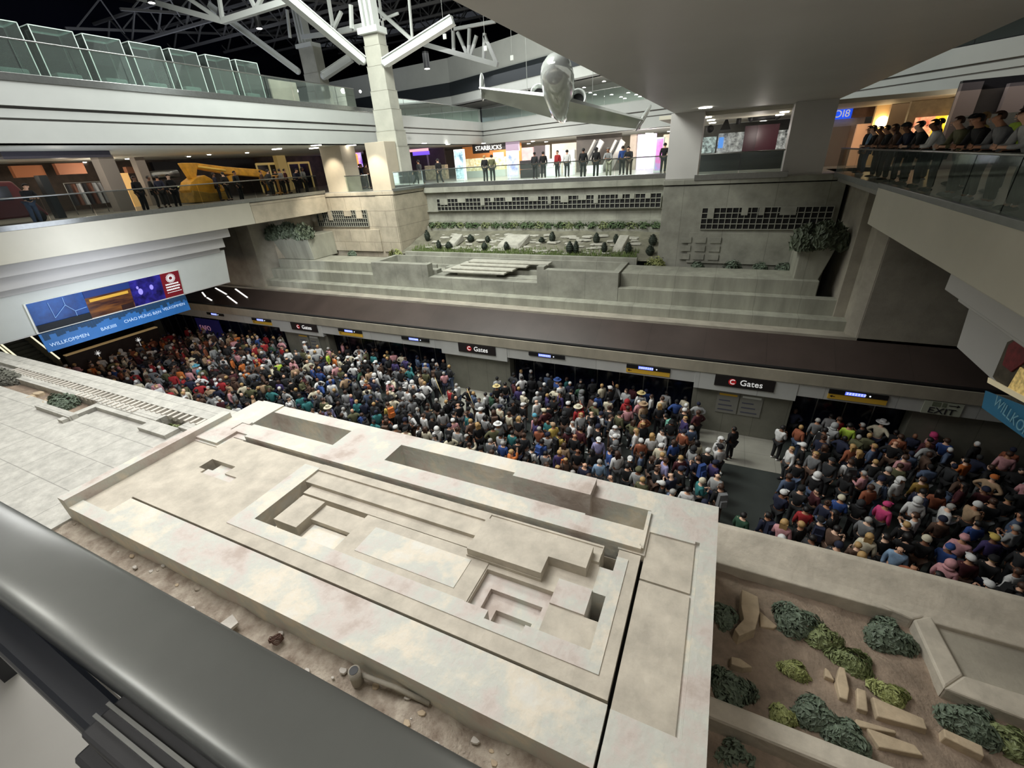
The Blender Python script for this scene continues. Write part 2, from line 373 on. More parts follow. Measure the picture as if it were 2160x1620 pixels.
MB().box((nx0 + 1.8, 24.3, 6.15), (nx1 - 3.0, 25.6, 6.44)).build('support_block', GREENC, sl)
# side ledges either side of the planter, one step per face
S('wall_side_ledge', MB().box((XL - .2, 23.6, 5.2), (fx0 - .01, 24.2, 6.1)).box((XL + .4, 24.2, 5.2), (fx0 - .01, 26.2, 6.75)), GREENW, .03)
S('wall_side_ledge', MB().box((fx1 + .01, 23.6, 5.2), (XR - .4, 24.1, 6.15)).box((fx1 + .01, 24.1, 5.2), (XR - 1.2, 26.1, 6.85)), GREENW, .03)
# ---- left and right pylon blocks with panel walls and window grids
lx0, lx1 = -30.1, -21.6
rx0, rx1 = -3.25, 5.0
S('wall_block_left', MB().box((lx0, 27, 4.5), (lx1, 33, 11.15)).box((lx0 - .05, 26.94, 10.95), (lx1 + .05, 33, 11.2)).box((lx1 - 1.6, 26.9, 7.0), (lx1 - .02, 27.05, 10.9)).box((-29, 26.86, 7.0), (lx1 - 1.8, 27.02, 8.6)), TANW, .02)
S('wall_block_right', MB().box((rx0, 27, 4.5), (rx1, 33, 11.15)).box((rx0 - .05, 26.94, 10.95), (rx1 + .05, 33, 11.2)).box((rx0 + 1.6, 26.9, 6.9), (rx1 - .9, 27.02, 8.55)), GREENC, .02)
S('wall_left_return', MB().box((-28.4, 20.52, 9.9), (-28.0, 26.9, 11.15)), TANW, .02)
S('wall_left_return', MB().box((-36, 24.5, 4.5), (-30.15, 33, 11.0)), TANW, .02)
S('wall_right_return', MB().box((5.2, 23.5, 4.5), (16, 33, 11.1)), SIDEC, .02)
S('wall_far', MB().box((lx1, 31, 4.5), (rx0, 31.6, 11.1)).box((lx1, 30.82, 9.35), (rx0, 31, 9.45)).box((lx1, 30.7, 10.75), (rx0, 31.2, 11.12)).box((lx1, 30.85, 7.5), (rx0, 31.0, 8.75)), GREENC, .015)
def grid(x0, x1, y, z0, z1, nx, nz, label, seed):
    t = thing('window_grid', ((x0 + x1) / 2, y, z0), label, 'window')
    MB().box((x0, y - .02, z0), (x1, y + .03, z1)).build('opening', BLACK, t)
    m = MB()
    for i in range(nx + 1):
        x = x0 + (x1 - x0) * i / nx; m.box((x - .016, y - .1, z0), (x + .016, y - .03, z1))
    for j in range(nz + 1):
        z = z0 + (z1 - z0) * j / nz; m.box((x0, y - .1, z - .016), (x1, y - .03, z + .016))
    m.build('lattice', mat('lattice_grey', srgb(158, 158, 146), .6), t)
    r = random.Random(seed); x = x0 + .3
    while x < x1 - .8:
        wd = r.choice([.25, .3, .35, .55, .7]); h = r.choice([.35, .5, .6]) * (z1 - z0)
        MB().box((x, y - .14, z1 - h), (x + wd, y - .02, z1 + .02)).build('infill_panel', GREENC if seed != 3 else TANW, t); x += wd + r.choice([.5, .7, .9, 1.3])
    return t
grid(-29.4, -24.3, 26.98, 8.82, 9.98, 24, 4, 'white lattice window strip in the tan left stone block', 3)
grid(-20.5, -3.8, 30.8, 9.46, 10.3, 52, 3, 'very long lattice window strip across the far wall', 5)
grid(-1.15, 4.75, 26.98, 8.72, 9.8, 20, 4, 'dim lattice window strip in the dark right stone block', 8)
m = MB()
for i in range(3):
    for k in range(3):
        m.box((-2.05 + i * .75, 26.84, 7.1 + k * .45), (-1.5 + i * .75, 26.9, 7.4 + k * .45))
m.build('wall_relief', GREENC, kind='structure')
# ---- mezzanine slabs and fascias
S('wall_fascia_left', MB().box((-28.35, -6, 9.91), (-28, 20.5, 11.2)), CREAM, .02)
S('trim_edge_left', MB().box((-28.4, -6, 11.2), (-27.97, 27, 11.42)), STEEL, .01)
S('floor_mezzanine_left', MB().box((-52, -6, 11.0), (-28.2, 62, 11.25)), MEZF)
S('floor_mezzanine_far', MB().box((-28.2, 31, 10.9), (16, 64, 11.25)).box((-28.2, 27, 10.9), (lx1, 31, 11.25)).box((rx0, 27, 10.9), (16, 31, 11.25)), MEZF)
S('trim_edge_far', MB().box((lx1 - .1, 30.75, 11.12), (rx0, 31.05, 11.4)).box((lx1 - .02, 27, 11.15), (lx1 + .14, 31, 11.35)).box((rx0 + 1.5, 26.9, 11.15), (rx1 - 2.5, 27.05, 11.42)), STEEL, .01)
S('wall_fascia_right', MB().box((4.4, -6, 10.08), (4.8, 19.0, 11.24)), CREAM, .02)
S('floor_mezzanine_right', MB().box((4.6, -6, 10.9), (26, 31, 11.25)), MEZF)
S('trim_edge_right', MB().box((4.38, -6, 11.2), (4.6, 19.05, 11.34)).box((4.4, 19, 11.1), (5.0, 27, 11.3)), DSTEEL, .01)
# stepped soffits below the mezzanine sides (each step set back and lower)
m = MB()
for (xo, z0, z1, y1) in ((-28.55, 9.35, 9.95, 18.9), (-28.95, 8.75, 9.4, 18.6), (-29.3, 8.45, 8.8, 18.4)):
    m.box((xo - 4, -6, z0), (xo, y1, z1))
S('wall_steps_left', m, SOFF, .03)
pa, pb = PX(463, 540, -29.3), PX(480, 603, -29.3)
# slanted sign wall under the left mezzanine
m = MB().profile([(-29.35, 8.55), (-29.9, 6.45), (-30.3, 6.45), (-29.8, 8.55)], -6, 18.7, axis='y')
S('wall_sign_left', m, WHITE, .02)
S('ceiling_underside_left', MB().box((-50, -6, 6.4), (-29.9, 18.7, 6.6)), SOFF)
S('wall_steps_right', MB().box((5.3, -6, 9.15), (10, 14.3, 10.1)).box((5.6, -6, 8.9), (10, 14.2, 9.2)), SOFF, .03)
S('wall_sign_right', MB().profile([(6.9, 9.0), (7.1, 6.75), (8.0, 6.75), (8.0, 9.0)], -6, 16.9, axis='y'), SOFF, .02)
# near side: below the camera
S('floor_mezzanine_near', MB().box((-52, -6, 10.9), (26, .3, 11.25)), MEZF)
S('wall_near', MB().box((-52, -1.0, 0), (26, -.5, 10.9)), SIDEC)
S('wall_near_platform', MB().box((-52, 7.7, 0), (16, 8.2, 3.3)), STONEP)
# ---- bridge slab overhead and its soffit
S('ceiling_bridge', MB().box((-3.1, -8, CZ), (4.05, 28.4, CZ + 1.9)), SOFF, .02)
S('wall_bridge_pillar', MB().box((rx0, 27.3, 11.2), (-1.65, 28.4, CZ)).box((2.25, 27.3, 11.2), (3.95, 28.4, CZ)), SOFF, .01)
# ---- upper ring: stepped fascia with two shadow grooves
def ring(poly, name, out):
    m = MB()
    for (a, b) in zip(poly[:-1], poly[1:]):
        a = Vector((a[0], a[1], 0)); b = Vector((b[0], b[1], 0)); d = (b - a).normalized(); n = Vector((d.y, -d.x, 0)) * out
        for z0, z1, off in ((CZ, 15.05, 0), (15.05, 15.13, -.12), (15.13, 15.42, -.02), (15.42, 15.52, -.14), (15.52, 16.3, .04)):
            q = [a + n * off, b + n * off, b - n * 1.2, a - n * 1.2]
            m.prism([(p.x, p.y) for p in q], z0, z1, 1 if off < -.1 else 0)
    return S(name, m, [FASCIA, GROOVE])
up = [(-24.5, -6), (-24.5, 47)]
upr = [(-24.5, 47), (-3.5, 40.5)]
ring(up, 'wall_upper_fascia_left', 1); ring(upr, 'wall_upper_fascia_far', 1)
UR0, UR1 = PZ(1763, 230, CZ), PZ(2160, 182, CZ); UD = (UR1 - UR0).normalized(); UR0 = UR0 - UD * 3; UR1 = UR1 + UD * 12
ring([(UR0.x, UR0.y), (UR1.x, UR1.y)], 'wall_upper_fascia_right', 1)
S('ceiling_mezzanine_left', MB().box((-60, -6, CZ), (-24.6, 62, CZ + .2)), WHITE)
S('ceiling_mezzanine_far', MB().prism([(-24.6, 47.2), (-3.2, 40.6), (3, 38.6), (6, 66), (-24.6, 66)], CZ, CZ + .2), WHITE)
UN = Vector((-UD.y, UD.x, 0)) * (1 if -UD.y > 0 else -1)
S('ceiling_mezzanine_right', MB().prism([(UR0.x, UR0.y), (UR1.x, UR1.y), (UR1.x + UN.x * 16, UR1.y + UN.y * 16), (UR0.x + UN.x * 16, UR0.y + UN.y * 16)], CZ, CZ + .2), CREAM)
print('UR', UR0, UR1, UN)
S('floor_upper_left', MB().box((-60, -6, 16.0), (-25.4, 62, 16.3)), MEZF)
S('floor_upper_far', MB().prism([(-25.4, 48), (-3, 41), (12, 37), (12, 66), (-25.4, 66)], 16.0, 16.3), MEZF)
S('trim_upper_edge', MB().box((-24.75, -6, 16.3), (-24.42, 30.4, 16.56)), STEEL, .01)
# pillars on the left block and main stepped column
S('wall_pillar', MB().box((-27.9, 27.3, 11.2), (-25.9, 28.8, CZ)).box((-23.6, 27.3, 11.2), (-21.9, 28.55, CZ)), SMOOTHT, .02)
# ---- back walls of the mezzanine
S('wall_shops_left', MB().box((-43, -6, MZ), (-42.5, 62, CZ)), mat('dim_shop_brown', srgb(78, 66, 58), .6, var=.5, scale=1.2))
S('wall_shops_far', MB().box((-47, 58, MZ), (16, 58.5, CZ)), CREAM)
S('wall_shops_right', MB().box((21, -6, MZ), (21.5, 58, CZ)), CREAM)
# ---- upper level back walls, roof
m = MB()
cL, cR, cE = PY(655, 190, 55), PY(955, 190, 50), PY(1420, 130, 40)
def bandwall(p, q, z0, z1, z2, z3, z4):
    pass
A_, B_, D_ = (-75.0, 56.0), (PY(950, 190, 52).x, 52.0), (8.0, 36.0)
m = MB()
for (p, q) in ((A_, B_), (B_, D_)):
    d = (Vector(q) - Vector(p)).normalized(); n = Vector((d.y, -d.x))
    def wall(z0, z1, off, mi):
        a = Vector(p) + n * off; b = Vector(q) + n * off
        m.prism([tuple(a), tuple(b), tuple(b - n * .5), tuple(a - n * .5)], z0, z1, mi)
    wall(16.3, 18.6, -4.5, 0); wall(18.6, 19.6, .0, 0); wall(19.6, 20.9, .1, 1); wall(20.9, 23.2, 0, 0)
S('wall_upper_back', m, [WHITE, mat('dark_stripe', srgb(52, 58, 62), .5)])
S('ceiling_upper_hall', MB().prism([(-75, 56), B_, D_, (30, 36), (30, 80), (-75, 80)], 18.6, 18.75), SOFF)
S('window_1', MB().box((-75, 75, 22.9), (30, 75.3, 32)).box((-62, -10, 16.3), (-61.5, 75, 30)), NIGHT)
S('ceiling_roof', MB().profile([(-12, 29), (75, 33), (75, 33.3), (-12, 29.3)], -75, 30), DROOF)
# ================================================================ NEAR CONCRETE STRUCTURE
# main concrete box right under the camera (height field with the sunken pools and notches)
Zt = 6.85
P = [(-11.68, 2.25, .66, 6.9, Zt), (-11.68, 2.25, -11.42, 5.9, 7.06), (-11.42, 4.9, -10.6, 5.9, Zt + .07), (-11.42, 5.9, -10.6, 6.9, Zt + .04),
     (-11.42, 2.25, .66, 2.5, Zt + .02), (-11.42, 2.5, -10.5, 4.85, Zt - .02, 1),
     # dark joint then raised lid
     (-10.53, 2.93, -.42, 5.3, Zt - .12, 2), (-10.5, 2.96, -.45, 5.26, Zt + .02, 1),
     # slot behind the lid and the rear lip
     (-10.1, 5.24, -.83, 5.33, 6.2, 2), (-10.13, 5.33, -.47, 5.46, Zt + .1), (-10.86, 5.46, -.47, 5.8, Zt + .05),
     # rear recesses
     (-10.6, 5.92, -7.8, 6.56, 5.9, 0), (-10.6, 5.92, -9.6, 6.1, 6.1, 0), (-6.2, 5.88, -3.15, 6.5, 6.0), (-3.15, 5.88, -1.55, 6.25, 6.0), (-1.55, 5.85, -.45, 6.37, 6.1), (-3.15, 6.2, -1.55, 6.7, 7.03), (-.5, 5.4, -.44, 6.3, 6.9),
     # right band with shallow panel
     (-.44, 2.25, -.4, 5.3, Zt - .15, 2), (-.4, 2.9, .33, 5.85, Zt - .03, 1), (-.4, 4.83, .37, 4.87, Zt - .07), (.33, 2.9, .4, 5.9, Zt - .06),
     # border and central pool
     (-7.8, 3.2, -.62, 5.1, Zt + .035), (-7.36, 3.47, -.8, 5.26, 6.62, 1), (-7.36, 3.47, -7.1, 4.68, 6.35, 2), (-7.1, 3.47, -5.4, 3.58, 6.35, 2),
     (-7.36, 5.05, -.85, 5.24, Zt + .03, 1), (-7.36, 4.68, -3.1, 5.05, 6.84, 1), (-7.2, 4.44, -3.1, 4.68, 6.76, 1), (-7.36, 4.4, -3.1, 4.46, 6.6, 1),
     (-7.05, 3.63, -6.45, 4.35, 6.84, 1), (-6.45, 3.95, -5.4, 4.35, 6.76, 1), (-6.35, 3.6, -5.4, 3.93, 6.66),
     (-5.4, 3.5, -2.72, 4.4, 6.82, 1), (-5.03, 3.63, -3.02, 4.2, 6.83),
     (-3.14, 4.25, -1.05, 5.2, 6.86, 1), (-2.72, 3.46, -.81, 4.25, 6.8, 1), (-1.8, 4.25, -.81, 4.9, 6.8, 1),
     (-3.12, 4.26, -1.8, 4.83, 7.0, 1), (-1.8, 4.6, -1.18, 5.05, 7.0, 1), (-3.12, 4.83, -1.18, 5.0, 7.0, 1),
     (-2.7, 3.46, -1.55, 4.16, 6.7), (-2.52, 3.46, -1.65, 3.92, 6.6), (-2.32, 3.33, -1.73, 3.68, 6.48),
     (-1.55, 3.95, -1.02, 4.4, 6.83), (-1.04, 4.87, -.81, 5.25, 5.9, 2), (-1.02, 3.94, -.81, 4.38, 5.9, 2), (-1.02, 4.38, -.81, 4.87, 6.8),
     # small notch pool upper left
     (-10.12, 4.14, -9.86, 4.46, 6.6, 2), (-9.86, 4.2, -9.3, 4.46, 6.76), (-9.9, 4.03, -8.9, 4.2, 6.83)]
o = hf(P, 3.5).build('concrete_structure', [PALEG, WARM, BLACK], bevel=.012)
tag(o, 'large pale concrete structure with sunken pools right below the camera railing', 'structure')
def slab(name, rect, z0, z1, m, label, cat):
    return tag(MB().box((rect[0], rect[1], z0), (rect[2], rect[3], z1)).build(name, m, bevel=.02), label, cat)
# terrace left of the box
TZ = 6.5
k = 6.2 / 5.85
P = [(-29, 1.2, -11.68, 6.6, TZ), (-29, 5.0 * k, -11.68, 5.7 * k, TZ + .12), (-29, 5.28 * k, -11.7, 5.5 * k, TZ + .02), (-29, 5.5 * k, -11.68, 5.72 * k, TZ + .16),
     (-16.3 * k, 4.05 * k, -16.05 * k, 4.85 * k, TZ + .1), (-16.3 * k, 4.85 * k, -12.3 * k, 5.0 * k, TZ + .1), (-16.05 * k, 4.6 * k, -13.3 * k, 4.85 * k, TZ - .03),
     (-13.28 * k, 4.97 * k, -12.3 * k, 5.4 * k, TZ - .25, 1), (-13.4 * k, 4.6 * k, -12.2 * k, 4.97 * k, TZ + .12),
     (-17.9 * k, 4.4 * k, -16.3 * k, 5.05 * k, TZ - .15, 1), (-29, 4.6 * k, -17.9 * k, 5.0 * k, TZ - .1, 1), (-18.0 * k, 4.2 * k, -16.0 * k, 4.4 * k, TZ + .14)]
tag(hf(P, 4.2).build('stone_terrace', [PATCH, SOIL], bevel=.012), 'pale patchwork stone terrace left of the concrete structure', 'terrace')
m = MB()
x = -24.0
while x < -12.3:
    m.box((x, 5.24 * k, TZ + .02), (x + .1, 5.52 * k, TZ + .15)); x += .27
x = -17.6 * k
while x < -14.5 * k:
    m.box((x, 5.03 * k, TZ + .02), (x + .09, 5.2 * k, TZ + .15)); x += .27
st(m.build('trim_slots', PALE, bevel=0))
# rubble strip between railing and box
def terrain(name, x0, x1, y0, y1, nx, ny, fz, m, label=None, cat=None, thick=.3):
    mb = MB(); vs = []
    for j in range(ny + 1):
        for i in range(nx + 1):
            x = x0 + (x1 - x0) * i / nx; y = y0 + (y1 - y0) * j / ny
            vs.append((x, y, fz(x, y)))
    fs = [(j * (nx + 1) + i, j * (nx + 1) + i + 1, (j + 1) * (nx + 1) + i + 1, (j + 1) * (nx + 1) + i) for j in range(ny) for i in range(nx)]
    mb.add(vs, fs, 0, True)
    o = mb.build(name, m)
    if label: tag(o, label, cat)
    return o
def nz(x, y, s=1, a=1, o=0): return noise.noise(Vector((x * s + o, y * s, .3))) * a
terrain('rubble_ground', -20, .66, -.4, 2.3, 160, 34, lambda x, y: 6.42 + nz(x, y, 1.3, .12) + nz(x, y, 5, .05), RUBBLE, 'strip of broken sandy rubble between railing and concrete structure', 'ground')
# debris: flat broken tile, pipe, stone chips
def pebble(name, c, r, m, seed, flat=.4, n=7, label=None, cat='stone', group=None, parent=None):
    rr = random.Random(seed); mb = MB(); k_ = [rr.uniform(.7, 1.15) for _ in range(n)]
    a0 = rr.uniform(0, 6)
    c = Vector(c)
    bot = [(c.x + r * k_[i] * math.cos(a0 + 2 * PI * i / n), c.y + r * k_[i] * .7 * math.sin(a0 + 2 * PI * i / n), c.z) for i in range(n)]
    top = [(c.x + (p[0] - c.x) * .86, c.y + (p[1] - c.y) * .86, c.z + r * flat * rr.uniform(.8, 1.1)) for p in bot]
    mb.hull8(bot, top)
    o = mb.build(name, m, parent, bevel=r * .08)
    if label: tag(o, label, cat, group)
    return o
q = PZ(487, 1318, 6.5)
o = MB().hull8([(q.x - .14, q.y - .07, 6.5), (q.x + .1, q.y - .1, 6.5), (q.x + .14, q.y + .05, 6.52), (q.x - .06, q.y + .1, 6.54)], [(q.x - .14, q.y - .07, 6.55), (q.x + .1, q.y - .1, 6.55), (q.x + .14, q.y + .05, 6.57), (q.x - .06, q.y + .1, 6.59)]).build('broken_tile', PALE)
tag(o, 'pale broken square tile lying on the rubble strip', 'tile')
a = PZ(752, 1430, 6.55); b = PZ(765, 1440, 6.5)
mb = MB(); mb.tube([(a.x, a.y, 6.45), (a.x, a.y, 6.72)], .08, 16)
o = mb.build('pipe_stub', SIDEC); tag(o, 'short hollow pipe stub standing in the rubble strip', 'pipe')
MB().cyl((a.x, a.y, 6.715), .06, .012, 14).build('pipe_mouth', BLACK, o)
a = PZ(765, 1425, 6.55); b = PZ(905, 1480, 6.55)
o = MB().tube([(a.x, a.y, 6.56), ((a.x + b.x) / 2, (a.y + b.y) / 2, 6.58), (b.x, b.y, 6.5)], .035, 8).build('fallen_pipe', SIDEC)
tag(o, 'thin grey pipe lying along the rubble beside the pipe stub', 'pipe')
q = PZ(583, 1350, 6.5)
mb = MB()
for i in range(9):
    mb.tube([(q.x + .09 * math.cos(i * .7 + t) * (1 - i * .03), q.y + .07 * math.sin(i * .9 + t), 6.5 + .05 * math.sin(t * 2 + i) + .03) for t in [j * .5 for j in range(13)]], .006, 4)
tag(mb.build('wire_tangle', mat('rusty_wire', srgb(92, 66, 54), .8)), 'tangle of rusty wire on the rubble strip', 'wire')
rr = random.Random(5)
for i, (px, py) in enumerate([(345, 1195), (280, 1190), (403, 1280), (645, 1412), (860, 1470), (723, 1413), (700, 1425), (330, 1140), (1000, 1555), (590, 1330)]):
    q = PZ(px, py, 6.5)
    pebble('stone_chip', (q.x, q.y, 6.43 + nz(q.x, q.y, 1.3, .12) + .02), rr.uniform(.03, .07), PALE, i, .5, label='small pale stone chip scattered on the rubble strip', group='stone chips on the rubble strip')
for i in range(70):
    x = rr.uniform(-12, .4); y = rr.uniform(.9, 2.2); px_, py_, c_ = proj((x, y, 6.5))
    if py_ < 1640 and px_ > 0: pebble('stone_chip', (x, y, 6.42 + nz(x, y, 1.3, .12) + nz(x, y, 5, .05)), rr.uniform(.015, .07), [PALE, ROCK, RUBBLE][i % 3], i + 500, .35, label='small pale stone chip scattered on the rubble strip', group='stone chips on the rubble strip')
# ---- garden right of the box
P = [(.66, 6.75, 9, 7.75, 5.55), (.9, 6.55, 3.0, 6.75, 5.42)]
S('wall_garden', MB().profile([(7.62, 3.5), (7.62, 5.85), (7.5, 5.86), (7.05, 5.6), (6.85, 5.52), (6.85, 3.5)], .7, 9), WARM, .02)
g1 = [PZ(x, y, 5.5) for x, y in ((1795, 1250), (1935, 1300), (2000, 1440), (2160, 1500))]
m = MB(); pts = [PZ(1785, 1290, 5.5), PZ(1800, 1255, 5.5), PZ(1945, 1300, 5.5), PZ(1965, 1330, 5.5), PZ(2005, 1440, 5.5), PZ(2250, 1520, 5.5), PZ(2290, 1340, 5.5), PZ(1790, 1210, 5.5)]
out = [Vector((p.x, p.y)) for p in pts]
inn = [PZ(x, y, 5.5) for x, y in ((1800, 1255), (1925, 1310), (1990, 1455), (2260, 1560))]
wid = [PZ(x, y, 5.5) for x, y in ((1800, 1240), (1962, 1302), (2030, 1428), (2270, 1505))]
for i in range(3):
    m.hull8([(inn[i].x, inn[i].y, 5.1), (inn[i + 1].x, inn[i + 1].y, 5.1), (wid[i + 1].x, wid[i + 1].y, 5.1), (wid[i].x, wid[i].y, 5.1)],
            [(inn[i].x, inn[i].y, 5.55), (inn[i + 1].x, inn[i + 1].y, 5.55), (wid[i + 1].x, wid[i + 1].y, 5.55), (wid[i].x, wid[i].y, 5.55)])
tag(m.build('garden_kerb', WARM, bevel=.03), 'wide angular concrete kerb bounding the planted garden on its right', 'kerb')
pv = [PZ(x, y, 5.44) for x, y in ((1795, 1248), (1930, 1306), (1996, 1448), (2280, 1540))]
S('floor_garden_paving', MB().box((min(pv[1].x, pv[2].x), min(pv[2].y, pv[3].y), 4.6), (9, 6.86, 5.44)).prism([(pv[0].x, pv[0].y), (pv[1].x, pv[1].y), (pv[1].x, 6.86), (pv[0].x, 6.86)], 4.6, 5.445), SIDEC)
terrain('garden_soil', .66, 6.2, 3.3, 6.92, 70, 50, lambda x, y: 5.3 + nz(x, y, 1.1, .10, 4) + nz(x, y, 4, .03) + (.0 if x < 2.2 else -.0), SOIL, 'sandy soil bed of the garden right of the concrete structure', 'ground')
S('wall_garden_front', MB().box((.66, 3.95, 4.3), (9, 4.25, 5.62)), WARM, .05)
terrain('front_soil', .66, 6, 1.4, 3.95, 40, 24, lambda x, y: 5.1 + nz(x, y, 1.1, .12, 9), SOIL, 'dark lower soil bed in front of the garden beam', 'ground')
def leafball(name, c, rx, ry, rz, nleaf, m, label=None, cat='plant', group=None, size=.09, seed=0, parent=None, stem=True, upright=0):
    rr = random.Random(seed); mb = MB(); c = Vector(c)
    for i in range(nleaf):
        u = rr.uniform(0, 2 * PI); v = math.acos(rr.uniform(-.15, 1)); rad = rr.uniform(.72, 1.0)
        rad *= 1 + .18 * math.sin(3 * u + seed) 
        p = c + Vector((rx * math.sin(v) * math.cos(u), ry * math.sin(v) * math.sin(u), rz * math.cos(v))) * rad
        nrm = (p - c).normalized() + Vector((rr.uniform(-.5, .5), rr.uniform(-.5, .5), rr.uniform(0, .6)))
        nrm.normalize()
        t = nrm.cross(Vector((rr.uniform(-1, 1), rr.uniform(-1, 1), rr.uniform(-1, 1)))).normalized()
        if upright: t = (t * (1 - upright) + Vector((0, 0, 1)) * upright).normalized()
        b = nrm.cross(t).normalized(); s = size * rr.uniform(.7, 1.4)
        mb.add([p - t * s, p + b * s * .42 + nrm * s * .15, p + t * s, p - b * s * .42 + nrm * s * .15], [(0, 1, 2, 3)], 0)
    if stem:
        for i in range(7):
            a = 2 * PI * i / 7
            mb.tube([(c.x, c.y, c.z - .06), (c.x + rx * .6 * math.cos(a), c.y + ry * .6 * math.sin(a), c.z + rz * .6)], .012, 4, 1)
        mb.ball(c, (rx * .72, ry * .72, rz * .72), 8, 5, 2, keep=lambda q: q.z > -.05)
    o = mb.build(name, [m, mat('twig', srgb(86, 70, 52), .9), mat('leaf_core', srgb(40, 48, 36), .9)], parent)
    if label: tag(o, label, cat, group)
    return o
def groundz(x, y): return 5.3 + nz(x, y, 1.1, .10, 4) + nz(x, y, 4, .03)
SH = [ # px, py, rx, ry, h, material, leaf count, label
    (1530, 1292, .17, .2, .26, LEAFD, 260, 'dark green shrub beside the tall upright stone by the concrete edge'),
    (1680, 1305, .3, .24, .3, LEAFD, 520, 'long dark green shrub under the garden wall, second from the left'),
    (1738, 1335, .22, .2, .22, LEAFM, 300, 'mid green shrub joined to the right of the long dark shrub'),
    (1880, 1335, .27, .27, .34, LEAFD, 620, 'large round dark green shrub against the garden kerb'),
    (1680, 1403, .17, .12, .14, LEAFY, 260, 'small yellow-green plant in the middle of the garden soil'),
    (1800, 1385, .26, .2, .12, LEAFM, 320, 'low olive plant spreading below the round dark shrub'),
    (1880, 1455, .2, .13, .12, LEAFY, 260, 'low yellow-green grassy plant left of the lower kerb corner'),
    (1545, 1440, .28, .22, .28, LEAFD, 480, 'dark green shrub at the lower left edge of the garden'),
    (1655, 1500, .14, .12, .16, LEAFY, 220, 'small yellow-green tuft between two dark shrubs'),
    (1725, 1500, .24, .2, .28, LEAFD, 480, 'dark green shrub in front of the narrow standing stones'),
    (1790, 1545, .22, .18, .22, LEAFD, 420, 'dark green shrub nearest the garden beam at the bottom'),
    (2055, 1520, .28, .22, .26, LEAFD, 520, 'dark green shrub below the lower kerb on the right'),
    (2130, 1555, .2, .18, .2, LEAFM, 300, 'mid green shrub at the right end of the lower kerb'),
]
for i, (px, py, rx, ry, h, mt, n, lab) in enumerate(SH):
    q = PZ(px, py, 5.45)
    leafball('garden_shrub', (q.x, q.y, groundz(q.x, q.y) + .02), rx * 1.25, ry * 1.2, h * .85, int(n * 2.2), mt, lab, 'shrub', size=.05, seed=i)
q = PZ(1550, 1600, 5.2)
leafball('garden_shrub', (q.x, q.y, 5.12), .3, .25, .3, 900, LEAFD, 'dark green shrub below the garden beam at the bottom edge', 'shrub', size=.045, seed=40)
q = PZ(1950, 1618, 5.3)
leafball('garden_shrub', (q.x, q.y, 5.05), .3, .2, .2, 500, LEAFY, 'yellow-green plant at the bottom edge of the picture', 'shrub', size=.04, seed=41)
# standing and lying sandstone slabs
def rockslab(pts, z0, h, label, m=ROCK, group=None):
    b = [PZ(x, y, z0) for x, y in pts]; c = sum(b, Vector()) / len(b)
    o = MB().hull8([(p.x, p.y, z0 - .1) for p in b], [(c.x + (p.x - c.x) * .93, c.y + (p.y - c.y) * .93, z0 + h) for p in b]).build('sandstone_slab', m, bevel=.015)
    return tag(o, label, 'rock', group)
rockslab([(1562, 1248), (1598, 1265), (1602, 1300), (1592, 1338), (1556, 1354), (1545, 1338), (1566, 1315), (1560, 1285)], 5.42, .12, 'tall curved tan sandstone standing beside the left shrub')
rockslab([(1540, 1388), (1560, 1392), (1588, 1412), (1566, 1414), (1540, 1405)], 5.35, .06, 'small square tan stone with a bright corner lying in the soil')
rockslab([(1768, 1408), (1780, 1412), (1790, 1460), (1786, 1485), (1768, 1478), (1760, 1440)], 5.36, .07, 'narrow pointed stone standing in the garden centre')
rockslab([(1738, 1410), (1748, 1418), (1760, 1440), (1738, 1430)], 5.34, .05, 'small triangular stone left of the narrow pointed stone')
rockslab([(1804, 1453), (1825, 1460), (1830, 1508), (1805, 1500)], 5.36, .06, 'upright rectangular stone right of the narrow pointed stone')
rockslab([(1834, 1470), (1950, 1520), (1958, 1545), (1846, 1515)], 5.36, .05, 'long flat slab stretching right from the rectangular stone')
rockslab([(1800, 1518), (1890, 1545), (1892, 1552), (1800, 1535)], 5.34, .05, 'long thin flat stone below the rectangular stone')
rockslab([(1820, 1535), (1930, 1575), (1950, 1600), (1850, 1580)], 5.33, .05, 'flat grey-tan slab near the garden beam')
rockslab([(1982, 1540), (2070, 1580), (2075, 1605), (1985, 1560)], 5.35, .08, 'tilted tan block below the right dark shrub')
rockslab([(1600, 1290), (1640, 1325), (1632, 1330), (1602, 1325)], 5.33, .05, 'purplish wedge stone between the curved stone and the long shrub')
rockslab([(2100, 1345), (2115, 1340), (2200, 1362), (2200, 1378), (2120, 1362)], 5.4, .12, 'brown rounded beam stub lying on paving at the right edge')
# ================================================================ FAR GARDEN
def fgz(x, y): return 6.95 + max(0, (y - 26.6)) * .29 + nz(x, y, .9, .10, 2)
terrain('hillside_soil', -21.55, -3.3, 26.6, 30.42, 90, 26, fgz, mat('grey_hill_soil', srgb(118, 116, 100), .95, var=.35, scale=1.5, bump=.8, bscale=9), 'sloping rocky garden bed under the long lattice window', 'ground')
S('wall_hill_front', MB().box((-20.9, 26.35, 5.5), (-4.3, 26.6, 7.18)), GREENC, .02)
S('wall_hill_back', MB().box((-21.5, 30.4, 7.5), (-3.3, 30.85, 8.35)), GREENC, .02)
rr = random.Random(12)
mb = MB()
for i in range(4200):
    x = rr.uniform(-20.7, -4.4); y = 26.65 + abs(rr.gauss(0, .5)); z = fgz(x, y)
    h = rr.uniform(.1, .26); a = rr.uniform(0, PI)
    mb.add([(x - .03 * math.cos(a), y - .03 * math.sin(a), z), (x + .03 * math.cos(a), y + .03 * math.sin(a), z), (x + rr.uniform(-.06, .06), y, z + h)], [(0, 1, 2)])
o = mb.build('grass_strip', GRASS); tag(o, 'bright green grass strip along the front of the far garden', 'grass'); o['kind'] = 'stuff'
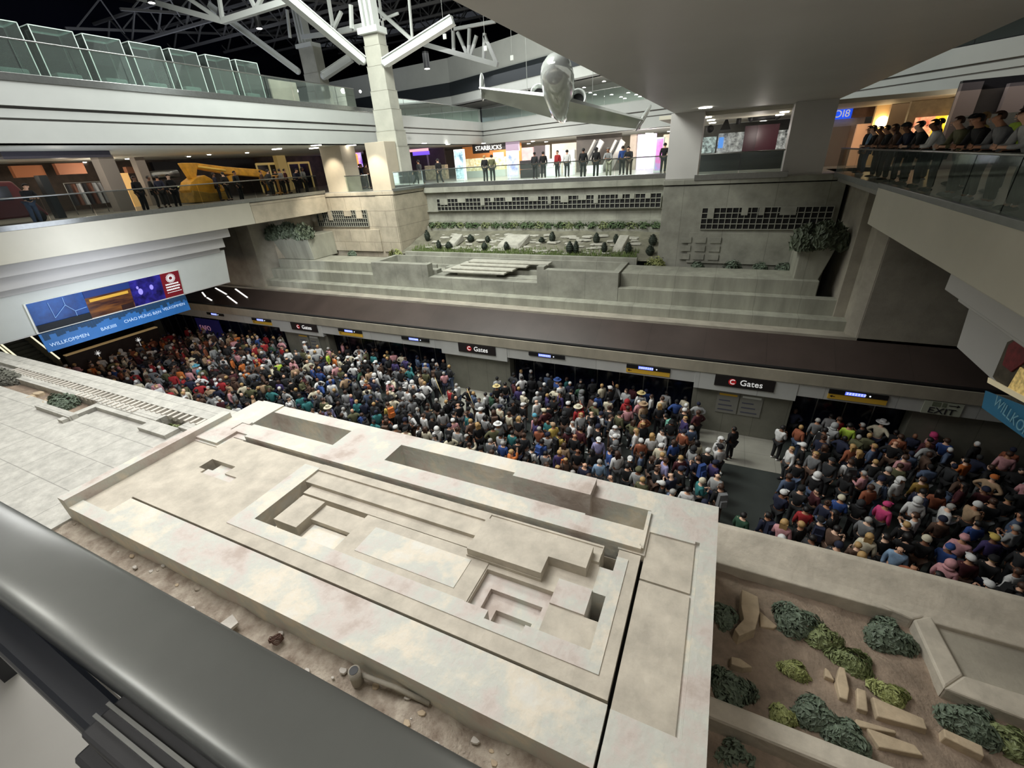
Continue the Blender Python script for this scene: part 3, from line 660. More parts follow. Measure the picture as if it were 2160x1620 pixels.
for i in range(120):
    x = rr.uniform(-20.0, -4.6); y = rr.uniform(27.3, 29.8)
    pebble('flagstone', (x, y, fgz(x, y) - .02), rr.uniform(.16, .5), ROCKG, i + 50, rr.uniform(.15, .3), label='grey flat flagstone in the far hillside garden', group='flagstones in the far garden')
for i, (px, py, s) in enumerate([(1083, 500, 1.2), (1310, 518, .45), (960, 512, .5)]):
    q = PY(px, py, 28.2); 
    o = MB().hull8([(q.x - .9 * s, 27.6, fgz(q.x, 27.6)), (q.x + .5 * s, 27.6, fgz(q.x, 27.6)), (q.x + .9 * s, 28.8, fgz(q.x, 28.8)), (q.x - .6 * s, 28.8, fgz(q.x, 28.8))],
                    [(q.x - .8 * s, 27.7, fgz(q.x, 27.6) + .3), (q.x + .4 * s, 27.7, fgz(q.x, 27.6) + .3), (q.x + .85 * s, 28.7, fgz(q.x, 28.8) + .5), (q.x - .5 * s, 28.7, fgz(q.x, 28.8) + .5)]).build('flagstone_ledge', ROCKG, bevel=.04)
    tag(o, ['big pale tilted ledge stone in the middle of the far garden', 'low ledge stone at the right of the far garden', 'low ledge stone at the left of the far garden'][i], 'rock')
def conifer(c, h, r, label, group):
    rr_ = random.Random(int(c[0] * 100)); mb = MB()
    for k_ in range(7):
        t = k_ / 6; mb.ball((c[0], c[1], c[2] + h * (.12 + .76 * t)), (r * math.sin(PI * (.2 + .72 * t)) + .02,) * 2 + (h * .16,), 9, 5)
    for k_ in range(160):
        t = rr_.random(); a = rr_.uniform(0, 2 * PI); R_ = r * math.sin(PI * (.15 + .78 * t)) + .02
        p = Vector((c[0] + R_ * math.cos(a), c[1] + R_ * math.sin(a), c[2] + h * (.05 + .9 * t))); d = Vector((math.cos(a), math.sin(a), 1.3)).normalized() * .07
        e = Vector((-math.sin(a), math.cos(a), 0)) * .025
        mb.add([p - e, p + e, p + d], [(0, 1, 2)])
    mb.tube([(c[0], c[1], c[2] - .05), (c[0], c[1], c[2] + h * .2)], .03, 6, 1)
    tag(mb.build('dwarf_conifer', [CONIF, mat('twig', srgb(86, 70, 52), .9)]), label, 'shrub', group)
ORD = 'first second third fourth fifth sixth seventh eighth ninth tenth eleventh twelfth thirteenth fourteenth fifteenth sixteenth seventeenth'.split()
CON = [(1215, 527), (1258, 506), (1202, 523), (1275, 522), (1325, 528), (1372, 520), (1068, 520), (1022, 520), (948, 530), (927, 528), (903, 512), (993, 506), (1300, 498), (1143, 512), (1378, 497), (1028, 498), (1165, 500)]
CON = {c: ORD[i] for i, c in enumerate(sorted(CON))}
for i, (px, py, hh) in enumerate([(1215, 527, .62), (1258, 506, .55), (1202, 523, .6), (1275, 522, .5), (1325, 528, .5), (1372, 520, .45), (1068, 520, .45), (1022, 520, .4), (948, 530, .4), (927, 528, .5), (903, 512, .62), (993, 506, .4), (1300, 498, .45), (1143, 512, .3), (1378, 497, .5), (1028, 498, .35), (1165, 500, .55)]):
    q = PY(px, py, 27.4 if py > 515 else 28.6)
    conifer((q.x, q.y, fgz(q.x, q.y)), hh * 1.3, .17 + .04 * (i % 3), 'dark clipped conifer among the flagstones, %s from the left of the far garden' % CON[(px, py)], 'conifer shrubs in the far garden')
# hedge and leafy plants on the raised back bed
x = -21.0; i = 0
while x < -3.8:
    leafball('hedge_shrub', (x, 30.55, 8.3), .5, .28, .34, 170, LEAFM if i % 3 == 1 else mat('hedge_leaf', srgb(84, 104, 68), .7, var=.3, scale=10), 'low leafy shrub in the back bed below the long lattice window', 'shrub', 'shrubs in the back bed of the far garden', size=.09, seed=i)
    x += rr.uniform(.5, .95); i += 1
for i, (px, py, Y, s, lab) in enumerate([(835, 530, 26.5, 1.1, 'pale leafy plant at the left end of the far garden'), (1385, 550, 26.4, 1.0, 'leafy plant with yellow tips at the right end of the far garden'),
        (1655, 562, 26.4, .7, 'dark low shrub on the right side ledge'), (1545, 560, 26.3, .8, 'dark low shrub in the middle of the right side ledge'), (1470, 562, 26.3, .6, 'dark small shrub nearest the planter on the right ledge'),
        (743, 534, 26.4, .6, 'dark low shrub on the left side ledge'), (670, 538, 26.4, .5, 'small dry plant at the far left of the left ledge'), (1605, 562, 26.5, .6, 'dark low shrub right of centre on the right ledge')]):
    q = PY(px, py, Y); leafball('ledge_shrub', (q.x, q.y, 6.8), .55 * s, .3, .5 * s, 260, LEAFY if i < 2 else LEAFD, lab, 'shrub', size=.1, seed=60 + i)
# hanging side planters with trailing plants
for (p0, p1, lab, lab2, seed) in (((575, 490), (655, 486), 'stained concrete corner planter at the left pier', 'bushy trailing grey-green plants spilling over the left corner planter', 70), ((1700, 520), (1745, 510), 'stained concrete corner planter at the right pier', 'dark bushy plants spilling over the right corner planter', 71)):
    a = PY(*p0, 25.0); b = PY(*p1, 25.0)
    x0, x1 = min(a.x, b.x) - .3, max(a.x, b.x) + .3
    if seed == 70: x0 = max(x0, PY(553, 604, 22.4).x + .15)
    o = MB().hull8([(x0 + .8, 24.4, 6.76), (x1, 24.4, 6.76), (x1, 26.85, 6.76), (x0 + .8, 26.85, 6.76)] if seed == 70 else [(x0, 24.4, 6.3), (x1 - .5, 24.4, 6.3), (x1 - .5, 26.9, 6.3), (x0, 26.9, 6.3)],
                   [(x0, 24.2, 8.5), (x1, 24.2, 8.5), (x1, 26.85, 8.5), (x0, 26.85, 8.5)]).build('corner_planter', GREENW, bevel=.04)
    tag(o, lab, 'planter')
    n = 5 if seed == 70 else 4
    t = thing('trailing_plant', ((x0 + x1) / 2, 24.6, 8.5), lab2, 'plant')
    for i in range(n):
        leafball('foliage', (x0 + (x1 - x0) * (i + .5) / n, 24.4 + .3 * (i % 2), 8.4 + .1 * (i % 3)), .7, .6, .75, 900, mat('spiky_grey_leaf', srgb(86, 96, 76), .6, var=.5, scale=8), size=.17, seed=seed + i * 3, parent=t, upright=.55)
q = PZ(130, 850, TZ)
leafball('terrace_shrub', (q.x, q.y, TZ - .1), .55, .35, .4, 900, LEAFD, 'grey-green shrub in the terrace bed at the left', 'shrub', size=.06, seed=80)
q = PZ(370, 893, TZ)
leafball('terrace_shrub', (q.x, q.y - .05, TZ - .22), .4, .14, .18, 500, LEAFM, 'small green shrub in the little terrace bed beside the concrete structure', 'shrub', size=.05, seed=81)
q = PZ(10, 800, TZ)
leafball('terrace_shrub', (q.x, q.y, TZ - .05), .9, .4, .45, 900, mat('grey_leaf', srgb(108, 108, 98), .7, var=.3, scale=10), 'grey shrub at the left picture edge on the terrace', 'shrub', size=.07, seed=82)
for i, (px, py) in enumerate([(60, 835), (80, 828), (100, 845)]):
    q = PZ(px, py, TZ); pebble('terrace_stone', (q.x, q.y, TZ - .12), .25, ROCK, i + 300, .5, label='rounded brown stone in the terrace bed beside the grey-green shrub', group='stones in the terrace bed')
# ================================================================ COLUMNS AND ROOF STEEL
def column(name, x0, x1, y0, y1, zs, label):
    t = thing(name, ((x0 + x1) / 2, (y0 + y1) / 2, zs[0]), label, 'column')
    m = MB(); n = len(zs) - 1
    for i in range(n):
        k_ = i * .045
        m.box((x0 + k_ * .6, y0 + k_, zs[i]), (x1 - k_ * 1.6, y1 - k_, zs[i + 1]))
        m.box((x0 + k_ * .6 - .02, y0 + k_ - .02, zs[i + 1] - .03), (x1 - k_ * 1.6 + .02, y1 - k_ + .02, zs[i + 1]))
    m.build('stepped_shaft', mat('column_stone', srgb(172, 172, 160), .7, var=.12, scale=1), t, bevel=.02)
    MB().box((x0 - .05, y0, zs[-1]), (x1 - .25, y1 - .2, zs[-1] + .35)).build('capital', WSTEEL, t, bevel=.03)
    m = MB()
    for dx in (.25, .62, 1.0): m.box((x0 + dx, y0 + .25, zs[-1] + .3), (x0 + dx + .2, y1 - .4, 31))
    m.build('steel_post', WSTEEL, t, bevel=.01)
    return t
column('stepped_column', -23.55, -21.75, 28.6, 29.9, [11.2, 14.0, 15.0, 16.3, 17.4, 18.8, 19.9, 20.5], 'tall stepped stone column rising past the white balcony to the roof')
def bcol():
    a, b = PY(622, 92, 40).x, PY(658, 92, 40).x
    column('stepped_column', a, b + .1, 40, 41.5, [16.3, 17.4, 18.6, 20, 21.5, 23.6], 'stepped stone column further back on the upper floor')
bcol()
def brace(p, q, w_, h_, label, m=WSTEEL, name='steel_brace'):
    t = thing(name, tuple(p), label, 'beam')
    MB().beam(p, q, w_, h_).build('web', m, t, bevel=.02)
    d = (Vector(q) - Vector(p)).normalized(); u = Vector((0, 0, 1)); r = d.cross(u).normalized(); u2 = r.cross(d).normalized()
    for s in (-1, 1): MB().beam(Vector(p) + u2 * s * h_ / 2, Vector(q) + u2 * s * h_ / 2, w_ * 1.5, .06).build('flange', m, t)
    MB().ball(p, h_ * .62, 10, 8).build('pin_joint', m, t)
    return t
pA = PY(765, 128, 28.8)
brace(pA, PY(590, -20, 24.5), .42, .42, 'big white steel brace rising to the left from the main stepped column')
brace(PY(812, 132, 28.8), PY(955, 42, 29.5), .38, .42, 'white steel brace rising to the right from the main stepped column')
brace(PY(628, 150, 40), PY(440, 10, 36), .5, .5, 'white steel brace rising to the left from the rear column')
brace(PY(683, 160, 40), PY(740, 122, 41), .5, .55, 'short white curved brace right of the rear column')
def truss(label, chord, webs, w_=.16, m=WSTEEL, Yd=28):
    pts = [PY(*c) for c in chord]; t = thing('roof_truss', tuple(pts[0]), label, 'truss')
    mb = MB()
    for a, b in zip(pts[:-1], pts[1:]): mb.beam(a, b, w_ * 1.6, w_ * 1.6)
    mb.build('chord', m, t)
    for a, b in webs: MB().beam(PY(*a), PY(*b), w_, w_).build('web_member', m, t)
    return t
truss('bright white truss above the top left beside the big braces', [(265, -12, 26), (470, 45, 26), (620, -2, 26)], [((470, 45, 26), (460, -20, 26)), ((470, 45, 26), (380, -15, 26)), ((540, 20, 26), (520, -20, 26)), ((540, 20, 26), (560, -20, 26))], .2)
truss('white horizontal strut between the two stepped columns with verticals', [(640, 78, 38), (700, 70, 34), (770, 55, 29)], [((703, 62, 32), (690, -20, 32)), ((703, 62, 32), (720, 25, 32)), ((612, 80, 39), (605, 20, 39)), ((742, 60, 30), (740, 10, 30))], .2)
truss('white truss behind the right brace', [(780, 5, 33), (870, 85, 33)], [((870, 85, 33), (862, -10, 33)), ((840, 28, 33), (780, 52, 33)), ((800, 0, 33), (815, 110, 33))], .14)
truss('grey truss under the bridge edge with leaning web members', [(893, 93, 36), (1050, 137, 36)], [((955, 45, 36), (957, 112, 36)), ((965, 68, 36), (988, 122, 36)), ((990, 60, 36), (988, 122, 36)), ((1022, 70, 36), (1020, 130, 36)), ((1022, 75, 36), (1048, 136, 36)), ((1005, 75, 36), (992, 120, 36)), ((955, 62, 36), (1045, 45, 36))], .2, mat('mid_grey_steel', srgb(140, 142, 140), .6))
# dim trusses of the dark roof
rr = random.Random(9)
for i in range(6):
    y = 34 + i * 7; z = 25.2 + i * .9
    t = thing('roof_truss', (-60, y, z), 'dim grey steel truss crossing under the dark roof, %s from the front' % ORD[i], 'truss', 'dim trusses of the dark roof')
    m = MB(); m.beam((-74, y, z), (26, y, z), .22, .22); m.beam((-74, y, z + 2.2), (26, y, z + 2.2), .22, .22); m.build('chord', GSTEEL, t)
    m = MB(); x = -74
    while x < 24: m.beam((x, y, z), (x + 2.2, y, z + 2.2), .12, .12); m.beam((x + 2.2, y, z + 2.2), (x + 4.4, y, z), .12, .12); x += 4.4
    m.build('web_lattice', GSTEEL, t)
for i in range(9):
    x = -66 + i * 9
    t = thing('roof_truss', (x, 34, 25), 'dim grey steel purlin running back under the dark roof, %s from the left' % ORD[i], 'truss', 'dim purlins of the dark roof')
    m = MB(); m.beam((x, 29, 25.6), (x, 72, 31.5), .2, .2); m.build('chord', GSTEEL, t)
    m = MB(); y = 30
    while y < 70: m.beam((x, y, 25.7 + (y - 29) * .137), (x + 1.6, y + 2, 27.9 + (y - 29) * .137), .1, .1); m.beam((x + 1.6, y + 2, 27.9 + (y - 29) * .137), (x, y + 4, 25.9 + (y - 29) * .137), .1, .1); y += 4
    m.build('web_lattice', GSTEEL, t)
# pendant lamps
for i, (px, py, Y, r) in enumerate([(320, 6, 24, .22), (547, 60, 27, .2), (901, 145, 36, .25)]):
    p = PY(px, py, Y)
    t = thing('pendant_lamp', tuple(p), ['cylinder pendant lamp hanging at the top left above the glass booths', 'cylinder pendant lamp hanging left of the stepped columns', 'cylinder pendant lamp hanging right of the main stepped column'][i], 'lamp')
    MB().cyl(p, r, 1.1, 16).build('lamp_body', DARKG, t); MB().cyl(p + Vector((0, 0, -.02)), r * .85, .02, 16).build('lamp_glow', LAMPW, t)
    MB().tube([p + Vector((0, 0, 1.1)), p + Vector((0, 0, 9))], .015, 4).build('cord', DARKG, t)
for i, (px, py, Y) in enumerate([(938, 77, 33), (1024, 102, 34), (1080, 122, 35)]):
    p = PY(px, py, Y); t = thing('hanging_tag', tuple(p), ['small white box hanging on a wire under the roof, nearest the right brace', 'small white box hanging on a wire in the grey truss', 'small white box hanging on a wire, furthest right near the bridge edge'][i], 'tag')
    MB().box(p - Vector((.13, .05, .15)), p + Vector((.13, .05, .15))).build('box', WHITE, t, bevel=.02)
    MB().tube([p + Vector((0, 0, .15)), p + Vector((0, 0, 6))], .012, 4).build('wire', WSTEEL, t)
# ================================================================ RAILINGS
def railing(name, pts, h, label, step=1.8, post=False, railm=STEEL, r=.03, gm=GL):
    t = thing(name, tuple(pts[0]), label, 'railing'); z = Vector((0, 0, 1))
    pts = [Vector(p) for p in pts]; mb = MB(); mb.tube([p + z * h for p in pts], r, 8); mb.build('handrail', railm, t)
    for a, b in zip(pts[:-1], pts[1:]):
        L = (b - a).length; n = max(1, round(L / step)); d = (b - a) / n
        for i in range(n):
            p, q = a + d * (i + .012), a + d * (i + .988)
            nn = d.normalized().cross(z) * .008
            m = MB(); m.add([p - nn, q - nn, q + nn, p + nn, p - nn + z * (h - .02), q - nn + z * (h - .02), q + nn + z * (h - .02), p + nn + z * (h - .02)], [(0, 3, 2, 1), (4, 5, 6, 7), (0, 1, 5, 4), (1, 2, 6, 5), (2, 3, 7, 6), (3, 0, 4, 7)])
            m.build('glass_panel', gm, t)
    return t
railing('glass_railing', [(-24.6, -2, 16.5), (-24.6, 28.4, 16.5)], 1.15, 'glass railing along the upper balcony in front of the glass booths')
railing('glass_railing', [(-24.6, 30.2, 16.3), (-24.6, 46.9, 16.3)], 1.15, 'glass railing of the upper balcony behind the stepped column')
railing('glass_railing', [(-24.4, 46.8, 16.3), (-3.6, 40.4, 16.3)], 1.1, 'glass railing of the far upper balcony behind the hanging jet')
railing('glass_railing', [(-28.15, -2, 11.4), (-28.15, 26.6, 11.4)], 1.05, 'glass railing along the left mezzanine above the cream fascia', gm=GLR)
railing('glass_railing', [(lx1 - .05, 27.4, 11.35), (lx1 - .05, 30.95, 11.35), (rx0 + .1, 30.95, 11.35)], 1.0, 'glass railing along the far mezzanine in front of the coffee counter')
railing('glass_railing', [(-25.85, 27.1, 11.25), (-23.65, 27.1, 11.25)], 1.05, 'short glass railing between the two tan pillars')
railing('glass_railing', [(-1.6, 27.1, 11.4), (2.2, 27.1, 11.4)], .95, 'short dark glass railing in the opening of the right stone block')
railing('glass_railing', [(4.45, 4, 11.3), (4.45, 27.0, 11.3)], .97, 'glass railing of the right mezzanine where people lean over', gm=GLR)
railing('glass_railing', [tuple(UR0 + Vector((0, 0, 16.35 - CZ))), tuple(UR1 + Vector((0, 0, 16.35 - CZ)))], 1.0, 'glass railing on the upper right balcony')
# ---- hand rail right in front of the camera
t = thing('balustrade', (-.5, .05, 11.25), 'dark brushed metal balustrade crossing the lower left corner close up', 'railing')
prof = []
for i in range(41):
    a = PI * i / 40; prof.append((.082 + .037 * math.copysign(abs(math.cos(a)) ** .55, math.cos(a)), 12.31 + .012 * abs(math.sin(a)) ** .6))
prof += [(.045, 12.272), (.119, 12.272)]
m = MB().profile(prof, -2.5, .6); m.sm = [len(f) == 4 for f in m.f]; m.build('handrail_cap', DSTEEL, t)
MB().box((-.44, .012, 12.2), (.6, .05, 12.285)).build('clamp_channel', DARKG, t, bevel=.003)
MB().box((-.44, .024, 12.284), (.6, .027, 12.29)).box((-.44, .034, 12.284), (.6, .037, 12.29)).build('glass_edge', STEEL, t)
m = MB(); m.hull8([(-.78, .02, 12.2), (-.74, .055, 12.2), (-.45, .045, 12.2), (-.43, .014, 12.2)], [(-.78, .02, 12.27), (-.74, .055, 12.27), (-.45, .045, 12.27), (-.43, .014, 12.27)])
m.build('support_arm', mat('navy_black_metal', srgb(24, 28, 36), .4), t, bevel=.006)
MB().box((-.47, .0, 12.1), (-.40, .02, 12.24)).build('bracket', DARKG, t, bevel=.004)
for x in (-2.0, -.435): MB().box((x, .02, 11.25), (x + .04, .06, 12.27)).build('post', DARKG, t)
# ================================================================ GLASS BOOTHS on the upper left balcony
bx = -26.0
BT = [(-30, 33), (58, 152), (172, 252), (270, 338), (355, 413), (431, 482), (495, 541)]
BY = [(51, 67), (70, 85), (87, 98), (101, 110), (112, 121), (124, 131)]
ys = [(PX(58, 51, bx).y, PX(152, 67, bx).y), (PX(172, 70, bx).y, PX(252, 85, bx).y), (PX(270, 87, bx).y, PX(338, 98, bx).y), (PX(355, 101, bx).y, PX(413, 110, bx).y), (PX(431, 112, bx).y, PX(482, 121, bx).y), (PX(495, 124, bx).y, PX(541, 131, bx).y)]
ys = [(ys[0][0] - (ys[1][0] - ys[0][0]), ys[0][1] - (ys[1][0] - ys[0][0]))] + ys
EDGE = mat('glass_edge_white', srgb(190, 205, 198), .3)
names = ['leftmost', 'second', 'third', 'middle (fourth)', 'fifth', 'sixth', 'rightmost']
for i, (y0, y1) in enumerate(ys):
    z0, z1 = 16.3, 18.5
    t = thing('glass_booth', (bx - .7, (y0 + y1) / 2, z0), '%s of the seven clear glass booths behind the upper balcony railing' % names[i], 'booth')
    X0, X1 = bx - 1.1, bx
    for nm, a, b in (('front_pane', (X1 - .015, y0, z0), (X1, y1, z1)), ('side_pane', (X0, y0, z0), (X1, y0 + .015, z1)), ('side_pane', (X0, y1 - .015, z0), (X1, y1, z1)), ('roof_pane', (X0, y0, z1 - .015), (X1, y1, z1))):
        MB().box(a, b).build(nm, GLD, t)
    m = MB(); e = .016
    for x in (X0, X1):
        for y in (y0, y1): m.beam((x, y, z0), (x, y, z1), e * 2, e * 2)
        m.beam((x, y0, z1), (x, y1, z1), e * 2, e * 2)
    for y in (y0, y1): m.beam((X0, y, z1), (X1, y, z1), e * 2, e * 2)
    m.build('edge_frame', EDGE, t)
    MB().box((X0 + .2, y0 + .3, 16.3), (X1 - .1, y1 - .25, 17.0)).build('seat', mat('pale_seat', srgb(200, 215, 210), .5), t, bevel=.06)
o = MB().box((-26.6, PX(575, 150, -26).y, 16.3), (-26.5, PX(632, 158, -26).y, 17.9)).build('freestanding_panel', SIDEC); tag(o, 'grey freestanding panel between the glass booths and the rear column', 'panel')
# ================================================================ HANGING JET
N_, T_ = PY(1171, 128, 20.0), PY(1184, 268, 25.5)
ax = (N_ - T_).normalized(); L = (N_ - T_).length
rgt = (PY(1352, 246, 22.6) - PY(1010, 215, 22.6)); span = rgt.length; rgt = (rgt - ax * rgt.dot(ax)).normalized(); dor = rgt.cross(ax).normalized()
if dor.z < 0: dor = -dor
jet = thing('jet_model', tuple(T_ + ax * L * .45), 'glossy white twin-engine jet hanging nose-up under the roof', 'airplane')
JM = mat('glossy_white_jet', srgb(196, 200, 196), .12, metal=.35)
m = MB(); n = 20; rad = [(0, .05), (.06, .2), (.15, .36), (.3, .58), (.45, .66), (.6, .71), (.78, .71), (.88, .64), (.95, .48), (.985, .25), (1, .05)]
vs = []; fs = []
for (s_, r_) in rad:
    c = T_ + ax * L * s_ + dor * (.25 * (1 - s_))
    vs += [c + rgt * r_ * math.cos(2 * PI * k_ / n) + dor * r_ * math.sin(2 * PI * k_ / n) for k_ in range(n)]
for i in range(len(rad) - 1):
    for k_ in range(n): fs.append((i * n + k_, i * n + (k_ + 1) % n, (i + 1) * n + (k_ + 1) % n, (i + 1) * n + k_))
fs.append(tuple(range(n))); fs.append(tuple(range((len(rad) - 1) * n, len(rad) * n)))
m.add(vs, fs, 0, True).build('fuselage', JM, jet)
def jpt(s_, r_, d_): return T_ + ax * L * s_ + rgt * r_ + dor * d_
for s in (-1, 1):
    tip = span / 2 * (1.0 if s > 0 else 1.02)
    m = MB()
    rt = [jpt(.60, s * .5, -.28), jpt(.60, s * .5, -.12), jpt(.24, s * .4, -.2), jpt(.24, s * .4, -.24)]
    tp = [jpt(.38, s * tip, .1), jpt(.38, s * tip, .18), jpt(.20, s * tip, .15), jpt(.20, s * tip, .13)]
    m.add(rt + tp, [(0, 1, 2, 3), (4, 7, 6, 5), (0, 4, 5, 1), (1, 5, 6, 2), (2, 6, 7, 3), (3, 7, 4, 0)]).build('wing', JM, jet, bevel=.02)
    c = jpt(.3, s * tip, .4); l_ = (dor + rgt * s * .3 - ax * .35).normalized(); s2 = (ax + l_ * .3).normalized(); s2 = (s2 - l_ * s2.dot(l_)).normalized(); s3 = l_.cross(s2)
    Mw = Matrix((s3, s2, l_)).transposed()
    MB().ball(c, (.11, .42, .72), 14, 10, mtx=Mw).build('winglet', JM, jet)
    e0 = PY(1136, 193, 23.6) if s < 0 else PY(1219, 204, 23.6)
    m = MB(); eng = []
    for (q, r_) in ((0, .34), (-.04, .4), (-.5, .42), (-1.3, .28)): eng.append((e0 + ax * q, r_))
    vs = []; fs = []
    for c, r_ in [(e0 + ax * -.3, .27), (e0 + ax * -.05, .33)] + eng[1:]:
        vs += [c + rgt * r_ * math.cos(2 * PI * k_ / n) + dor * r_ * math.sin(2 * PI * k_ / n) for k_ in range(n)]
    for i in range(4):
        for k_ in range(n): fs.append((i * n + k_, i * n + (k_ + 1) % n, (i + 1) * n + (k_ + 1) % n, (i + 1) * n + k_))
    en = m.add(vs, fs, 0, True).build('engine', JM, jet)
    m = MB(); c = e0 - ax * .28
    m.add([c + rgt * .31 * math.cos(2 * PI * k_ / n) + dor * .31 * math.sin(2 * PI * k_ / n) for k_ in range(n)], [tuple(range(n))]).build('intake_fan', BLACK, en)
    MB().beam(e0 - ax * .6, T_ + ax * L * .3 + dor * .2, .3, .08).build('pylon', JM, jet)
m = MB().hull8([jpt(.02, -.04, .2), jpt(.02, .04, .2), jpt(.2, .04, .3), jpt(.2, -.04, .3)], [jpt(-.06, -.03, 1.1), jpt(-.06, .03, 1.1), jpt(.04, .03, 1.1), jpt(.04, -.03, 1.1)]).build('tail_fin', JM, jet)
m = MB()
for s in (-1, 1): m.tube([jpt(.35, s * 1.6, .0), jpt(.35, s * 1.6, .0) + Vector((0, 0, 9))], .012, 4)
m.tube([jpt(.8, 0, .7), jpt(.8, 0, .7) + Vector((0, 0, 8))], .012, 4); m.build('suspension_wire', WSTEEL, jet)
# ================================================================ SIGNS OF THE PLATFORM
def rect_sign(p0, p1, Y): a = PY(*p0, Y); b = PY(*p1, Y); return min(a.x, b.x), max(a.x, b.x)
def gates(px0, px1, label, z0=2.72, z1=3.27):
    x0 = PY(px0[0], px0[1], 20.24).x; x1 = PY(px1[0], px1[1], 20.24).x; y = 20.24
    t = thing('gate_sign', ((x0 + x1) / 2, y, z0), label, 'sign')
    MB().box((x0, y, z0), (x1, y + .06, z1)).build('board', SIGNB, t, bevel=.01)
    h = z1 - z0; cx = x0 + h * 1.35; w_ = x1 - x0
    m = MB(); n = 28; m.add([(cx + h * .3 * math.cos(2 * PI * k_ / n), y - .012, (z0 + z1) / 2 + h * .3 * math.sin(2 * PI * k_ / n)) for k_ in range(n)], [tuple(range(n))]).build('disc', REDS, t)
    text('letter', 'C', (cx, y - .03, (z0 + z1) / 2), h * .6, TXTW, t)
    text('lettering', 'Gates', (x0 + w_ * .62, y - .02, (z0 + z1) / 2), h * .72, TXTW, t)
    return t
gates((967, 735), (1045, 745), 'black C Gates sign on the grey board at the middle of the platform')
gates((1507, 805), (1635, 815), 'black C Gates sign on the grey board at the right of the platform')
gates((612, 682), (668, 692), 'black C Gates sign on the grey board at the left of the platform')
def display(pa, pb, label, yellow):
    a, b = PY(*pa, 20.26), PY(*pb, 20.26); y = 20.26; zt = 3.22
    t = thing('display', ((a.x + b.x) / 2, y, zt - .2), label, 'display')
    MB().box((a.x, y, zt - .19), (b.x, y + .07, zt)).build('housing', BLACK, t, bevel=.005)
    w_ = b.x - a.x
    MB().box((a.x + w_ * .28, y - .006, zt - .17), (a.x + w_ * .62, y, zt - .02)).build('screen', SCRB, t)
    m = MB()
    for j in range(2):
        x = a.x + w_ * .3
        while x < a.x + w_ * .6: m.box((x, y - .012, zt - .07 - .06 * j), (x + .07, y - .007, zt - .05 - .06 * j)); x += .1
    m.build('readout', SCRW, t)
    MB().ball((a.x + w_ * .7, y - .005, zt - .1), .03, 8, 6).build('indicator', SCRW, t)
    if yellow:
        MB().box((a.x, y + .02, zt - .43), (b.x, y + .06, zt - .2)).build('yellow_strip', YEL, t)
        m = MB(); z = zt - .31; m.add([(a.x + .06, y + .014, z), (a.x + .16, y + .014, z + .06), (a.x + .16, y + .014, z - .06)], [(0, 1, 2)]); m.box((a.x + .16, y + .012, z - .015), (a.x + .26, y + .016, z + .015)); m.build('arrow', BLACK, t)
for i, (pa, pb, yl, lab) in enumerate([((1115, 750), (1191, 758), 0, 'black train display right of the middle C Gates sign'), ((1321, 778), (1413, 788), 1, 'black train display with yellow strip between middle and right C Gates signs'),
        ((1747, 832), (1873, 845), 1, 'black train display with yellow strip right of the right C Gates sign'), ((847, 715), (905, 722), 0, 'black train display left of the middle C Gates sign'),
        ((713, 696), (763, 704), 1, 'black train display with yellow strip right of the left C Gates sign'), ((531, 674), (571, 680), 1, 'black train display with yellow strip left of the left C Gates sign'), ((435, 659), (470, 664), 0, 'black train display at the far left of the platform board')]):
    display(pa, pb, lab, yl)
t = thing('exit_sign', ((8.23 + 9.41) / 2, 20.28, 2.75), 'pale EXIT sign with arrow on the board below the dark canopy', 'sign')
MB().box((8.3, 20.27, 2.7), (9.5, 20.3, 3.27)).build('plate', mat('pale_green_plate', srgb(176, 182, 164), .5), t)
text('lettering', 'EXIT', (8.9, 20.255, 2.86), .36, DARKG, t, sx=1.15)
MB().box((8.55, 20.258, 3.05), (8.8, 20.266, 3.24)).box((8.86, 20.258, 3.05), (8.98, 20.266, 3.24)).build('pictogram', mat('olive_grey', srgb(110, 118, 96), .6), t)
m = MB(); m.box((9.05, 20.258, 3.13), (9.3, 20.266, 3.16)); m.add([(9.3, 20.26, 3.21), (9.3, 20.26, 3.08), (9.4, 20.26, 3.145)], [(0, 1, 2)]); m.build('arrow', DARKG, t)
for i, (pa, pb) in enumerate([((497, 610), (522, 628)), ((455, 608), (478, 621)), ((480, 625), (500, 640)), ((427, 617), (434, 626)), ((437, 628), (447, 634))]):  # glowing dashes imitate ceiling-light reflections in the glossy canopy
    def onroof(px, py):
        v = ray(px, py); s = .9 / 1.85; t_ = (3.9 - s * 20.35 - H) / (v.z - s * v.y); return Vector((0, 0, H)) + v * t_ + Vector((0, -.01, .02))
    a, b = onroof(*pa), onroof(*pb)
    tag(MB().beam(a, b, .1, .03).build('reflection_dash', mat('painted_reflection', (1, .97, .9, 1), .4, emit=1.6)), 'thin white strip imitating a light reflection, diagonal on the dark canopy near the left pier', 'lamp', 'imitated light reflections on the dark canopy')
